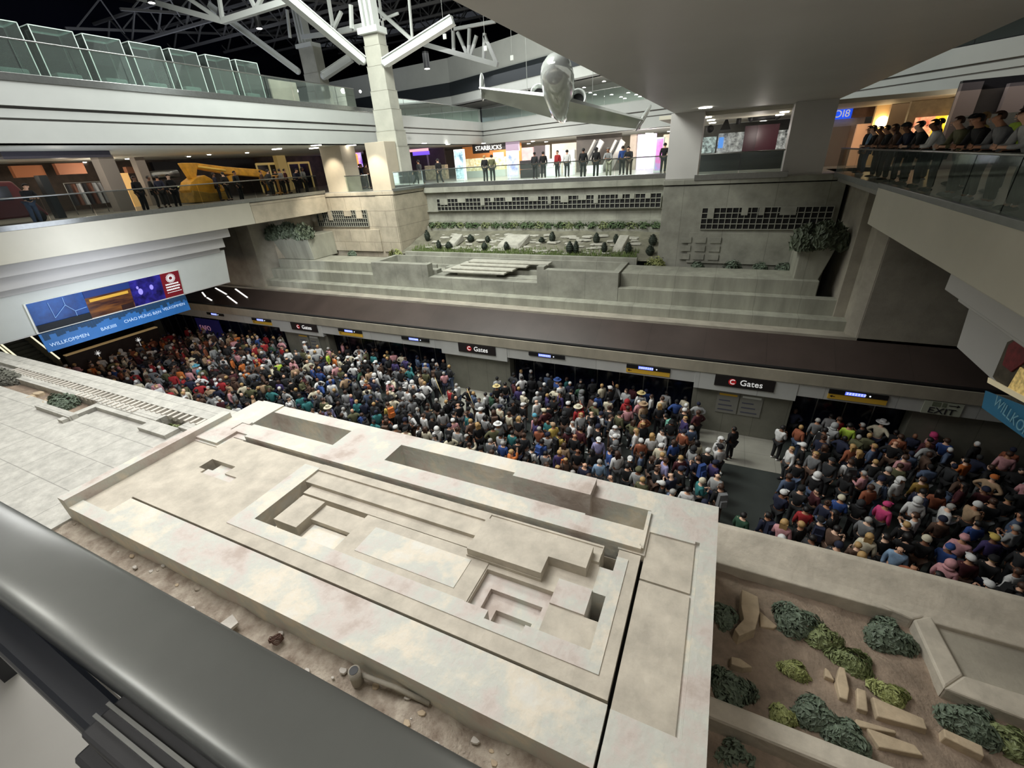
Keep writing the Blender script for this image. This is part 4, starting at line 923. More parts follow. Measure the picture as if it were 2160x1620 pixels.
# wall maps under the gates signs
for i, (pa, pb, pc) in enumerate([((1515, 825), (1560, 835), 'grey map poster with orange header under the right C Gates sign'), ((1563, 835), (1610, 845), 'grey map poster beside the orange-headed poster under the right C Gates sign'),
        ((628, 705), (648, 706), 'grey map poster under the left C Gates sign, left one'), ((650, 706), (670, 708), 'grey map poster under the left C Gates sign, right one')]):
    a, b = PY(*pa, 20.55), PY(*pb, 20.55)
    t = thing('wall_poster', ((a.x + b.x) / 2, 20.56, 1.2), pc, 'poster')
    MB().box((a.x, 20.55, 1.15), (b.x, 20.585, 2.4)).build('panel', mat('poster_grey', srgb(128, 128, 120), .4), t)
    m = MB(); m.box((a.x + .08, 20.54, 2.1), (b.x - .08, 20.549, 2.2)); m.build('header', YEL if i in (0, 2) else WHITE, t)
    m = MB()
    for j in range(3): m.box((a.x + .1, 20.54, 1.3 + j * .25), (b.x - .15 - .1 * j, 20.549, 1.36 + j * .25))
    m.build('text_block', mat('poster_print', srgb(80, 82, 96), .5), t)
# door frames / train doors in the openings
for i in range(len(SEG) - 1):
    a, b = SEG[i][1], SEG[i + 1][0]; n = max(1, round((b - a) / 2.4)); wd = (b - a) / n
    for k_ in range(n):
        x = a + wd * (k_ + .5)
        o = thing('train_door', (x, YF + .75, 0), 'dark glazed platform train door behind the crowd', 'door', 'dark platform doors behind the crowd')
        MB().box((x - wd * .48, YF + .7, 0), (x - .02, YF + .78, 2.6)).build('door_leaf', NIGHT, o)
        MB().box((x + .02, YF + .7, 0), (x + wd * .48, YF + .78, 2.6)).build('door_leaf', NIGHT, o)
        MB().box((x - wd * .5, YF + .66, 0), (x - wd * .48, YF + .8, 2.66)).box((x - .02, YF + .66, 0), (x + .02, YF + .8, 2.66)).build('door_frame', STEEL, o)
# ================================================================ LEFT BILLBOARD AND BLUE BANNER
def onsign(y, z): # point on slanted wall at height z, slightly in front
    return Vector((-29.35 - (8.55 - z) * .55 / 2.1 + .04, y, z))
bb = thing('billboard', tuple(onsign(12, 6.45)), 'wide backlit billboard with blue, sunset and purple pictures above the blue banner', 'billboard')
def patch(name, y0, y1, z0, z1, m, off=0.0, parent=bb):
    mb = MB(); o_ = Vector((off, 0, -off * .25))
    v = [onsign(y0, z0), onsign(y1, z0), onsign(y1, z1), onsign(y0, z1)]; f = [p + o_ + Vector((.03, 0, 0)) for p in v]
    mb.add([p + o_ for p in v] + f, [(3, 2, 1, 0), (4, 5, 6, 7), (0, 1, 5, 4), (1, 2, 6, 5), (2, 3, 7, 6), (3, 0, 4, 7)]); return mb.build(name, m, parent)
def em2(name, c1, c2, s, scale, stretch=(1, 1, 1)):
    m = mat(name, c1, .3, col2=c2, scale=scale, stretch=stretch, emit=s); return m
Y0, Y1, ZB0, ZB1 = 8.55, 15.55, 6.5, 7.95
patch('frame', Y0 - .07, Y1 + .02, ZB0 - .07, ZB1 + .01, mat('lit_frame', srgb(225, 228, 222), .4, emit=.3))
patch('picture', Y0, 10.75, ZB0, ZB1, em2('ad_blue', srgb(28, 88, 168), srgb(14, 44, 100), .12, 1.1), .035)
patch('picture', 10.75, 12.85, ZB0, ZB1, em2('ad_sunset', srgb(134, 84, 40), srgb(48, 26, 30), .1, 1.6, (1, .4, 3)), .035)
patch('picture', 12.85, 14.5, ZB0, ZB1, em2('ad_purple', srgb(56, 50, 160), srgb(18, 16, 60), .12, 2), .035)
patch('picture', 14.5, Y1, ZB0, ZB1, mat('ad_red', srgb(128, 26, 38), .4, emit=.1), .035)
patch('picture_foreground', Y0, 10.75, ZB0, ZB0 + .35, mat('ad_dark', srgb(18, 24, 30), .5, var=.3, scale=6), .07)
patch('picture_foreground', 12.2, 12.8, ZB0, ZB0 + .3, mat('ad_dark2', srgb(46, 22, 20), .5), .07)
patch('picture_foreground', 10.9, 12.7, ZB0 + .85, ZB0 + 1.0, mat('ad_glow', srgb(206, 160, 60), .5, emit=.3), .07)
patch('picture_sky', 10.75, 12.85, ZB1 - .35, ZB1, mat('ad_sky', srgb(26, 50, 110), .5, emit=.3), .07)
m = MB()
for (ya, za, yb, zb) in ((9.3, 7.8, 9.35, 7.0), (9.35, 7.0, 9.9, 7.5), (9.9, 7.5, 10.2, 7.1), (9.9, 7.5, 9.9, 7.9), (10.2, 7.1, 10.7, 7.15), (10.2, 7.1, 10.2, 6.8)):
    m.beam(onsign(ya, za) + Vector((.09, 0, 0)), onsign(yb, zb) + Vector((.09, 0, 0)), .02, .02)
m.build('line_pattern', mat('ad_line', srgb(130, 170, 220), .5, emit=.3), bb)
m = MB()
for (yc, zc, r_) in ((13.3, 7.25, .12), (13.2, 7.5, .06), (13.9, 7.35, .1)):
    n = 12; m.add([onsign(yc + r_ * math.cos(2 * PI * k_ / n), zc + r_ * 1.5 * math.sin(2 * PI * k_ / n)) + Vector((.09, 0, 0)) for k_ in range(n)], [tuple(range(n))])
m.build('light_figures', mat('ad_fig', srgb(150, 140, 235), .5, emit=.5), bb)
m = MB(); n = 18
for r_ in (.12, .18, .24):
    for k_ in range(n):
        a = 2 * PI * k_ / n; c = onsign(15.02 + r_ * math.cos(a), 7.6 + r_ * math.sin(a)) + Vector((.085, 0, 0)); m.box(c - Vector((.004, .022, .022)), c + Vector((.004, .022, .022)))
m.build('dotted_crest', TXTW, bb)
rr = random.Random(3)
for j, zc in enumerate((7.22, 7.06, 6.9, 6.76)):
    m = MB(); y = 14.66
    while y < 15.4: w_ = rr.uniform(.04, .11); m.box(onsign(y, zc) + Vector((.08, 0, 0)), onsign(y + w_, zc + (.075 if j < 3 else .03)) + Vector((.088, 0, 0))); y += w_ + .025
    m.build('illegible_lettering', TXTW, bb)
bn = thing('blue_banner', (-29.85, 12, 5.4), 'long blue banner reading WILLKOMMEN hanging under the billboard', 'banner')
BB = Matrix(((0, 0, 1), (1, 0, 0), (0, 1, 0)))
MB().box((-29.9, 8.5, 5.45), (-29.84, 15.6, 6.38)).build('cloth', mat('banner_blue', srgb(42, 104, 170), .5, var=.15, scale=.8, emit=.12), bn)
m = MB(); r_ = random.Random(2); y = 8.6
while y < 15.5: h = r_.uniform(.1, .36); m.box((-29.84, y, 6.38 - h), (-29.83, y + .12, 6.38)); y += .13
m.build('skyline_pattern', mat('banner_dark', srgb(22, 62, 96), .6), bn)
for (s_, yc, zc, sz) in (('WILLKOMMEN', 9.5, 5.75, .25), ('BAKIIIII', 11.25, 5.8, .24), ('CHÀO MỪNG BẠN', 13.0, 5.85, .23), ('VELKOMMEN', 14.75, 5.9, .22)):
    text('lettering', s_, (-29.82, yc, zc), sz, mat('banner_text', srgb(190, 214, 240), .5, emit=.3), bn, basis=BB, ext=.005)
# right-hand billboard and banner at the right edge
bb2 = thing('billboard', (6.95, 13, 6.9), 'dark billboard with red and gold shapes at the right edge above a blue banner', 'billboard')
def rp(name, q, m, off, parent, X=6.93):
    v = [PX(px, py, X) + Vector((-off, 0, 0)) for px, py in q]; f = [p - Vector((-.03, 0, 0)) for p in v]; n = len(v)
    return MB().add(v + f, [tuple(range(n)), tuple(range(n, 2 * n))[::-1]] + [(i, (i + 1) % n, n + (i + 1) % n, n + i) for i in range(n)]).build(name, m, parent)
rp('picture', [(2097, 795), (2128, 722), (2290, 650), (2330, 880), (2160, 865)], mat('ad2_dark', srgb(78, 70, 58), .5, var=.5, scale=3), .03, bb2)
rp('picture_shape', [(2122, 770), (2135, 728), (2170, 705), (2175, 760), (2140, 785)], mat('ad2_red', srgb(122, 44, 48), .5, var=.4, scale=6), .07, bb2)
rp('picture_shape', [(2133, 820), (2160, 775), (2180, 790), (2175, 845)], mat('ad2_gold', srgb(220, 190, 120), .5, var=.5, scale=8, emit=.3), .07, bb2)
rp('lit_edge', [(2095, 797), (2290, 900), (2290, 914), (2093, 808)], mat('lit_cream', srgb(226, 212, 176), .5, emit=.2), .1, bb2)
b2 = thing('blue_banner', (6.95, 12, 6.0), 'blue banner hanging below the billboard at the right edge', 'banner')
rp('cloth', [(2096, 826), (2300, 905), (2300, 1010), (2088, 862)], mat('banner_blue2', srgb(40, 98, 128), .5, var=.15, scale=.8, emit=.1), .16, b2)
BR = Matrix(((0, 0, -1), (-1, 0, 0), (0, 1, 0)))
q = PX(2132, 878, 6.7)
text('lettering', 'WILLKOMMEN', (q.x, q.y - .4, q.z), .36, mat('banner_text2', srgb(120, 170, 190), .5), b2, basis=BR, ext=.004)
# ================================================================ LEFT ESCALATORS AND LOW WALL
for i, (yc, lab) in enumerate([(12.3, 'escalator at the far left with lit handrails, right-hand one'), (10.4, 'escalator at the far left with lit handrails, left-hand one')]):
    t = thing('escalator', (-44.5, yc, 0), lab, 'escalator'); A3 = (-43.5, 0); 
    for s in (-.85, .85):
        m = MB(); y = yc + s
        m.add([(-45.0, y - .05, 0), (-45.0, y + .05, 0), (-45, y + .05, 1.1), (-45, y - .05, 1.1), (-53, y - .05, 4.4), (-53, y + .05, 4.4), (-53, y + .05, 5.6), (-53, y - .05, 5.6)], [(0, 1, 2, 3), (4, 7, 6, 5), (0, 4, 5, 1), (1, 5, 6, 2), (2, 6, 7, 3), (3, 7, 4, 0)]).build('side_panel', SIDEC, t)
        MB().beam((-44.9, y, 1.12), (-53, y, 5.65), .09, .06).build('lit_handrail', mat('lit_strip', srgb(235, 230, 200), .4, emit=1.2), t)
    m = MB()
    for k_ in range(20): m.box((-45 - k_ * .4, yc - .8, k_ * .22), (-45.4 - k_ * .4, yc + .8, k_ * .22 + .22))
    m.build('steps', mat('step_metal', srgb(88, 92, 84), .5), t, bevel=.01)
o = MB().box((-40.7, 12.2, 0), (-40.4, 18.2, 2.3)).build('low_wall', mat('dark_brown_stone', srgb(52, 42, 38), .5, var=.2)); st(o)
o = MB().box((-40.75, 12.2, 2.3), (-40.35, 18.2, 2.36)).build('trim_1', mat('lit_edge_tan', srgb(190, 160, 110), .5, emit=.3)); st(o)
for i, y in enumerate((13.9, 16.6)):
    m = MB(); c = (-40.38, y, 1.0); m.box((-40.39, y - .02, 1.35), (-40.37, y + .02, 1.85)); m.add([(-40.37, y - .15, 1.75), (-40.37, y + .15, 1.75), (-40.37, y, 2.0)], [(0, 1, 2)])
    for a_ in range(5): m.beam((-40.38, y, 1.85), (-40.38, y + .2 * math.cos(a_ * PI / 4), 1.85 + .2 * math.sin(a_ * PI / 4)), .02, .02)
    tag(m.build('wall_emblem', TXTW), ['small white branching emblem on the dark low wall, left one', 'small white branching emblem on the dark low wall, right one'][i], 'emblem')
o = MB().box((-39, 20.4, .9), (-36.0, 20.5, 2.5)).build('advert_panel', mat('deep_blue_panel', srgb(36, 34, 92), .4, emit=.12)); tag(o, 'dark blue advert panel on the platform wall at the far left', 'sign')
text('lettering', 'SAFO', (-38, 20.38, 1.7), .6, mat('pinkish_text', srgb(210, 150, 170), .5, emit=.3), o, ext=.005)
# ================================================================ MEZZANINE SHOPS AND CEILING LAMPS
def pbox(name, pa, pb, Y, dep, m, label=None, cat=None, parent=None, base=None, group=None):
    a, b = PY(*pa, Y), PY(*pb, Y); x0, x1 = min(a.x, b.x), max(a.x, b.x); z0, z1 = min(a.z, b.z), max(a.z, b.z)
    if base is not None: z0 = base
    o = MB().box((x0, Y, z0), (x1, Y + dep, z1)).build(name, m, parent)
    if label: tag(o, label, cat, group)
    return o
def pboxX(name, pa, pb, X, dep, m, label=None, cat=None, parent=None, base=None, group=None):
    a, b = PX(*pa, X), PX(*pb, X); y0, y1 = min(a.y, b.y), max(a.y, b.y); z0, z1 = min(a.z, b.z), max(a.z, b.z)
    if base is not None: z0 = base
    o = MB().box((X - dep, y0, z0), (X, y1, z1)).build(name, m, parent)
    if label: tag(o, label, cat, group)
    return o
lamp_n = 0
def downlights(pts, z, label, group, m=LAMPW, r=.13):
    for px, py in pts:
        q = PZ(px, py, z)
        if q.y < 0 or q.y > 80: continue
        o = MB().cyl((q.x, q.y, z - .03), r, .03, 12).build('ceiling_lamp', m); tag(o, label, 'lamp', group)
downlights([(845, 303), (895, 302), (945, 304), (1020, 302), (1035, 306), (1085, 300), (1115, 303), (1124, 298), (1152, 299), (1172, 300), (1192, 300), (1210, 299), (1052, 304), (1138, 303), (1366, 281), (1374, 281), (1412, 277)], 14.29, 'small round ceiling lamp glowing under the far mezzanine ceiling', 'round lamps of the far mezzanine ceiling', r=.2)
downlights([(60, 346), (60, 355), (100, 352), (178, 342), (268, 335), (441, 326), (521, 322), (398, 330), (8, 366)], 14.29, 'small round ceiling lamp glowing under the left mezzanine ceiling', 'round lamps of the left mezzanine ceiling', r=.12)
for i, (px, py) in enumerate([(584, 312), (662, 310), (667, 304), (741, 304)]):
    q = PZ(px, py + 2, 14.29); o = MB().box((q.x - .35, q.y - .12, 14.25), (q.x + .35, q.y + .12, 14.29)).build('ceiling_lamp', LAMPW)
    tag(o, ['flat rectangular ceiling lamp left of the first tan pillar', 'flat rectangular ceiling lamp at the top of the first tan pillar, front one', 'flat rectangular ceiling lamp at the top of the first tan pillar, rear one', 'flat rectangular ceiling lamp between the two tan pillars'][i], 'lamp')
q = PZ(1488, 227, 14.28); o = MB().cyl((q.x, q.y, 14.26), .28, .03, 20).build('ceiling_lamp', LAMPW); tag(o, 'round recessed lamp in the underside of the bridge near the right pillar', 'lamp')
# upper hall cluster of small lamps on the sloped ceiling behind the jet
UP = [(1018, 197), (1113, 198), (1121, 190), (1131, 200), (1208, 190), (1232, 185), (1245, 196), (1255, 200), (1274, 172), (1290, 200), (1310, 205), (1318, 208), (1325, 196), (1342, 200), (1350, 204), (1291, 229), (1085, 203), (1105, 207)]
for px, py in UP:
    p = PY(px, py, 50 if px < 1150 else 44); o = MB().cyl((p.x, p.y, p.z), .16, .05, 10, r1=.05).build('hall_lamp', LAMPW); tag(o, 'small bright lamp high in the upper hall behind the hanging jet', 'lamp', 'bright lamps of the upper hall')
for i, (px, py, Y) in enumerate([(724, 192, 40), (737, 191, 41), (760, 193, 43), (626, 192, 36)]):
    p = PX(px, py, -34); o = MB().ball(p, .12 if i else .22, 10, 8).build('hall_lamp', LAMPW); tag(o, ['big round lamp shining through the upper glass railing left of the main column', 'small lamp just right of the big round lamp on the upper floor', 'small lamp nearest the main column on the upper floor', 'small lamp beside the grey freestanding panel'][i], 'lamp')
# ---- coffee counter in the far hall
FY = 44.0
t = thing('coffee_shop', (PY(1020, 370, FY).x, FY, MZ), 'coffee counter with orange wall and STARBUCKS sign on the far mezzanine', 'shop')
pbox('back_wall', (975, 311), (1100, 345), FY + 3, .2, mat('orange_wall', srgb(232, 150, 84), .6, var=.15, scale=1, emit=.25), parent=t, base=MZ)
pbox('sign_board', (996, 306), (1068, 315), FY + .5, .15, SIGNB, parent=t)
q = PY(1030, 311, FY + .35); text('lettering', 'STARBUCKS', (q.x, q.y, q.z - .05), .55, mat('sign_white', srgb(255, 250, 240), .5, emit=1.2), t)
pbox('menu_board', (997, 316), (1032, 322), FY + .6, .1, SIGNB, parent=t)
pbox('display_case', (975, 336), (1066, 364), FY, .8, mat('lit_case', srgb(236, 232, 200), .5, col2=srgb(178, 160, 96), scale=3.5, emit=.55), parent=t, base=MZ + .45)
pbox('counter_base', (975, 362), (1066, 378), FY - .1, .9, mat('counter_pale', srgb(196, 206, 198), .4), parent=t, base=MZ)
pbox('menu_board', (1040, 322), (1062, 330), FY + .6, .1, mat('menu_grey', srgb(200, 206, 206), .5, emit=.2), parent=t)
def totem(px0, px1, py0, Y, m, label, name='display_totem'):
    t = thing(name, (PY((px0 + px1) / 2, 375, Y).x, Y, MZ), label, 'display')
    a, b = PY(px0, py0, Y), PY(px1, py0, Y)
    MB().box((a.x, Y, MZ), (b.x, Y + .25, a.z)).build('housing', mat('totem_white', srgb(225, 230, 232), .4, emit=.2), t, bevel=.02)
    MB().box((a.x + .08, Y - .02, MZ + .15), (b.x - .08, Y, a.z - .1)).build('screen', m, t); return t
totem(956, 977, 316, 38, mat('totem_a', srgb(200, 232, 240), .4, col2=srgb(30, 70, 96), scale=1.6, emit=.8), 'tall lit poster totem with blue and white picture left of the coffee counter')
totem(1067, 1092, 319, 38, mat('totem_b', srgb(226, 220, 250), .4, col2=srgb(110, 130, 225), scale=1.6, emit=.5), 'tall lit lilac-blue totem right of the coffee counter')
totem(1384, 1402, 290, 36, mat('totem_c', srgb(60, 190, 240), .4, col2=srgb(236, 80, 160), scale=.6, emit=.9), 'tall lit blue and pink totem at the right end of the far mezzanine')
pbox('ceiling_stub', (1066, 300), (1094, 318), 40, .3, mat('purple_grey', srgb(140, 122, 140), .6), 'purplish hanging sign above the lilac-blue totem', 'sign')
# dark shop behind the chamfer with neon sign
t = thing('dark_shop', (PY(890, 370, 47).x, 47, MZ), 'dim shop front with red neon sign left of the coffee counter', 'shop')
pbox('front', (835, 318), (943, 375), 47, .2, mat('mauve_dark', srgb(96, 84, 92), .6, var=.25, scale=1), parent=t, base=MZ)
pbox('neon_sign', (872, 306), (894, 311), 45, .08, mat('neon_red', srgb(255, 40, 60), .5, emit=2.0), parent=t)
pbox('neon_tray', (862, 312), (902, 318), 45.2, .2, mat('neon_pink', srgb(255, 190, 200), .5, emit=1.0), parent=t)
pbox('purple_lettering', (870, 321), (906, 326), 45.5, .05, mat('neon_purple', srgb(120, 90, 235), .5, emit=1.0), parent=t)
pbox('mullion', (902, 322), (905, 368), 46.9, .06, mat('pale_mullion', srgb(190, 184, 184), .5), parent=t, base=MZ)
pbox('counter', (895, 350), (942, 380), 44, .6, mat('counter_mosaic', srgb(226, 214, 180), .5, col2=srgb(150, 140, 120), scale=4, emit=.2), parent=t, base=MZ)
for i, (x0, x1, y0, mt, lab) in enumerate([(1100, 1125, 312, 'rose_wall:205,165,165', 'rose tinted wall section right of the lilac totem'), (1126, 1150, 308, 'wall_dark:74,64,66', 'dark doorway right of the rose wall'), (1150, 1158, 306, 'pil:214,206,192', 'thin cream pillar right of the dark doorway'),
        (1164, 1216, 304, 'wall_tan:190,180,164', 'tan wall section left of the far escalators'), (1216, 1310, 288, 'esc_dark:70,64,58', 'dark stone wall behind the far escalators'), (1330, 1345, 284, 'pil2:150,138,124', 'brown pillar right of the far escalators'), (1346, 1384, 284, 'ad_shop:215,196,240', 'bright lilac shop window at the right end of the far mezzanine'), (1400, 1416, 284, 'pil3:184,170,150', 'tan wall strip beside the right pillar')]):
    nm, rgb = mt.split(':'); rgb = [int(v) for v in rgb.split(',')]
    pbox('storefront', (x0, y0), (x1, y0 + 10), 46 - i * .4, .3, mat(nm, srgb(*rgb), .6, var=.2, scale=1.2, emit=.35 if nm == 'ad_shop' else .05), lab, 'wall', base=MZ)
pbox('shop_shelf', (1178, 318), (1212, 330), 44.5, .4, mat('shelf_grey', srgb(176, 178, 172), .5, emit=.1), 'grey lit shelf recess behind the person in red', 'shelf', base=MZ + 1)
for i in range(2):
    t = thing('escalator', (PY(1235 + i * 42, 370, 42).x, 42, MZ), ['far escalator rising behind the mezzanine, left one', 'far escalator rising behind the mezzanine, right one'][i], 'escalator')
    a, b = PY(1228 + i * 44, 360, 42), PY(1258 + i * 44, 298, 43)
    for dx in (0, .5): MB().beam((a.x + dx, a.y, a.z), (b.x + dx, b.y, b.z), .14, .5).build('side_panel', mat('esc_steel', srgb(150, 148, 142), .35, .5), t)
    MB().beam((a.x + .25, a.y, a.z), (b.x + .25, b.y, b.z), .5, .2).build('steps', DARKG, t)
for i, (px, py, w_, h_, mt, lab) in enumerate([(1165, 372, 1.1, 1.3, 'totem_white', 'white kiosk counter in two blocks on the far mezzanine'), (1115, 375, 1.5, 1.3, 'rack_dark', 'dark clothes rack behind the far railing'), (1198, 370, .8, 1.2, 'totem_white', 'small white kiosk behind the far railing left of the escalators'), (1252, 366, 1.2, .6, 'totem_white', 'white waste bin block between the far escalators')]):
    q = PZ(px, py, MZ); mm = MATS.get(mt) or mat(mt, srgb(46, 44, 46), .7, var=.5, scale=9)
    o = MB().box((q.x - w_ / 2, q.y, MZ), (q.x + w_ / 2, q.y + .7, MZ + h_ * .48)).box((q.x - w_ / 2, q.y, MZ + h_ * .5), (q.x + w_ / 2, q.y + .7, MZ + h_)).build('kiosk', mm, bevel=.02); tag(o, lab, 'kiosk')
# screens seen between the two tan pillars
pbox('video_wall', (706, 312), (764, 352), 42, .2, mat('video_pinkblue', srgb(235, 225, 255), .4, col2=srgb(120, 60, 200), scale=1.3, emit=1.1), 'bright purple and white video wall seen between the tan pillars', 'screen')
pbox('video_wall', (735, 326), (757, 350), 41.7, .1, mat('video_yellow', srgb(255, 205, 90), .4, col2=srgb(250, 120, 90), scale=2, emit=1.2), 'yellow glowing picture in front of the purple video wall', 'screen')
pbox('round_pillar', (765, 312), (788, 372), 38, .8, mat('maroon_pillar', srgb(86, 60, 60), .3), 'dark maroon pillar behind the second tan pillar', 'pillar', base=MZ)
# ---- left mezzanine
pboxX('beam', (0, 320), (236, 331), -29.4, .4, mat('navy_beam', srgb(56, 54, 66), .5), 'long dark beam under the left mezzanine ceiling', 'beam')
for i, (x0, x1, ya, yb, X, mt, lab, nm) in enumerate([(22, 100, 350, 372, -40, 'hdr_orange:190,120,80', 'orange lit shop header at the far left', 'shop_header'), (115, 185, 345, 366, -39.5, 'hdr_rust:176,116,86', 'rust coloured shop header right of the orange one', 'shop_header'),
        (265, 308, 352, 364, -38, 'hdr_brown:120,80,58', 'brown shop header between the leaning pillars', 'shop_header'), (320, 540, 342, 352, -42, 'canopy_black:24,24,28', 'long black shop canopy above the yellow excavator', 'canopy')]):
    nm2, rgb = mt.split(':'); pboxX(nm, (x0, ya), (x1, yb), X, .4, mat(nm2, srgb(*[int(v) for v in rgb.split(',')]), .6, emit=.08), lab, 'sign')
for i, (px, py, w_, X, lab) in enumerate([(252, 400, .8, -33.5, 'grey square pillar behind the left railing, nearest the dark beam'), (318, 395, .6, -37, 'slim grey pillar between brown header and black canopy')]):
    q = PX(px, py, X); o = MB().box((X - w_, q.y - w_ / 2, MZ), (X, q.y + w_ / 2, CZ)).build('square_pillar', mat('pillar_grey', srgb(132, 126, 122), .5)); tag(o, lab, 'pillar')
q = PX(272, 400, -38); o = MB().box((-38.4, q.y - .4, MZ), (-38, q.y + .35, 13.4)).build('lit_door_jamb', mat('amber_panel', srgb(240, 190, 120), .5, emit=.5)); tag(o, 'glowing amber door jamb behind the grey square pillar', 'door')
o = pboxX('big_screen', (80, 370), (148, 470), -33, .5, mat('screen_off', srgb(34, 38, 42), .25), 'large dark rectangular screen board behind the left railing', 'screen', base=MZ)
t = thing('red_vehicle', (-31.5, PX(15, 430, -31).y, MZ), 'dark red vehicle-like display stand at the left edge of the mezzanine', 'vehicle')
q = PX(22, 400, -31.5); m = MB()
m.hull8([(-33, q.y - 2.6, MZ + .3), (-31, q.y - 2.6, MZ + .3), (-31, q.y + .8, MZ + .3), (-33, q.y + .8, MZ + .3)], [(-32.8, q.y - 2.6, MZ + 2.0), (-31.2, q.y - 2.6, MZ + 2.0), (-31.2, q.y + .1, MZ + 1.9), (-32.8, q.y + .1, MZ + 1.9)])
m.build('cabin', mat('dark_red', srgb(92, 28, 30), .35), t, bevel=.08)
m = MB()
m.tube([(-31, q.y - 1.6, MZ + .3), (-30.9, q.y - 1.6, MZ + .3)], .3, 14); m.tube([(-31, q.y + .3, MZ + .3), (-30.9, q.y + .3, MZ + .3)], .3, 14); m.build('wheel', BLACK, t)
MB().box((-31.16, q.y - 2.0, MZ + 1.1), (-31.08, q.y - .2, MZ + 1.7)).build('window', NIGHT, t)
# clothes rails
for i, (px, py, X) in enumerate([(190, 430, -35), (222, 430, -35.5)]):
    q = PX(px, py, X); t = thing('clothes_rail', (X, q.y, MZ), ['clothes rail with hanging jackets left of the grey pillar, left one', 'clothes rail with hanging jackets left of the grey pillar, right one'][i], 'rack')
    MB().tube([(X, q.y - .8, MZ), (X, q.y - .8, MZ + 1.7), (X, q.y + .8, MZ + 1.7), (X, q.y + .8, MZ)], .025, 6).build('frame', STEEL, t)
    for k_ in range(6):
        y = q.y - .65 + k_ * .26; MB().hull8([(X - .22, y - .08, MZ + .5), (X + .22, y - .08, MZ + .5), (X + .22, y + .08, MZ + .5), (X - .22, y + .08, MZ + .5)], [(X - .12, y - .05, MZ + 1.65), (X + .12, y - .05, MZ + 1.65), (X + .12, y + .05, MZ + 1.65), (X - .12, y + .05, MZ + 1.65)]).build('garment', [mat('cl_dark', srgb(30, 30, 36), .8), mat('cl_grey', srgb(170, 172, 176), .8), mat('cl_brown', srgb(96, 62, 50), .8)][(k_ * 2 + i) % 3], t)
t = thing('display_case', (-37.5, PX(350, 380, -37).y, MZ), 'low black and silver display case left of the yellow excavator', 'case')
a, b = PX(325, 385, -37), PX(388, 385, -37)
MB().box((-38.2, a.y, MZ), (-37, b.y, MZ + 1.5)).build('body', BLACK, t, bevel=.03); MB().tube([(-37.4, a.y, MZ + 1.9), (-37.4, b.y, MZ + 1.95)], .28, 14).build('chrome_roll', STEEL, t)
for k_ in (.45, .65): MB().box((-36.99, a.y + (b.y - a.y) * k_, MZ + 1.05), (-36.97, a.y + (b.y - a.y) * (k_ + .12), MZ + 1.15)).build('lamp_slot', mat('slot_glow', srgb(240, 240, 160), .4, emit=1.5), t)
# yellow excavator
EX = -34.0; YM = mat('excavator_yellow', srgb(206, 150, 34), .5, var=.3, scale=2.5)
def ep(px, py, dx=0): p = PX(px, py, EX); p.x += dx; return p
t = thing('excavator', tuple(Vector((EX, ep(450, 400).y, MZ))), 'big yellow excavator arm and bucket standing behind the left mezzanine railing', 'excavator')
def plate(name, pts, th, m=YM):
    v = [ep(*p) for p in pts]; n = len(v)
    return MB().add([p + Vector((-th / 2, 0, 0)) for p in v] + [p + Vector((th / 2, 0, 0)) for p in v], [tuple(range(n))[::-1], tuple(range(n, 2 * n))] + [(i, (i + 1) % n, n + (i + 1) % n, n + i) for i in range(n)]).build(name, m, t, bevel=.04)
plate('boom', [(378, 344), (408, 344), (470, 352), (545, 358), (560, 364), (552, 374), (480, 368), (412, 356), (410, 376), (400, 378)], .5)
plate('bucket', [(404, 375), (420, 370), (432, 376), (448, 388), (468, 394), (462, 404), (430, 410), (400, 414), (388, 402), (392, 384)], 1.2)
plate('body_shell', [(392, 402), (432, 408), (466, 404), (472, 420), (440, 426), (395, 428)], 1.6, mat('mud_yellow', srgb(150, 118, 40), .7, var=.4, scale=3))
plate('stick', [(478, 372), (490, 366), (494, 384), (484, 386)], .3)
plate('linkage', [(540, 360), (550, 362), (568, 402), (560, 404)], .15)
MB().tube([ep(412, 352, .3), ep(470, 360, .3)], .07, 8).build('hydraulic_cylinder', mat('cyl_yellow', srgb(226, 190, 90), .4), t)
# yellow-framed windows and counters
for i, (x0, x1, X, lab) in enumerate([(540, 592, -40, 'shop window with warm yellow frame left of the first tan pillar, left one'), (608, 652, -41, 'shop window with warm yellow frame left of the first tan pillar, right one')]):
    a, b = PX(x0, 345, X), PX(x1, 345, X); t = thing('shop_window', (X, (a.y + b.y) / 2, MZ), lab, 'window')
    MB().box((X - .2, a.y, MZ), (X - .1, b.y, 13.6)).build('pane', NIGHT, t)
    m = MB()
    for y in (a.y, (a.y + b.y) / 2, b.y): m.box((X - .1, y - .06, MZ), (X, y + .06, 13.7))
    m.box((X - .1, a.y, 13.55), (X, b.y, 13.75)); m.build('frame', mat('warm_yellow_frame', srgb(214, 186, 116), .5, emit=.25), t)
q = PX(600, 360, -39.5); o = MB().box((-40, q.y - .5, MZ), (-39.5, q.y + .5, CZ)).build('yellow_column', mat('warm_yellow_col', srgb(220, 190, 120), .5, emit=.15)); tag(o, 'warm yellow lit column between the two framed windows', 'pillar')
t = thing('wooden_stand', (-31.5, PX(590, 400, -31.5).y, MZ), 'tall yellow wooden barrier stand behind the left railing near the tan pillar', 'stand')
q = PX(590, 400, -31.5)
for dx, dy in ((-.3, -.3), (.3, -.3), (.3, .3), (-.3, .3)): MB().box((q.x + dx - .03, q.y + dy - .03, MZ), (q.x + dx + .03, q.y + dy + .03, MZ + 1.4)).build('leg', mat('pine', srgb(200, 150, 80), .6), t)
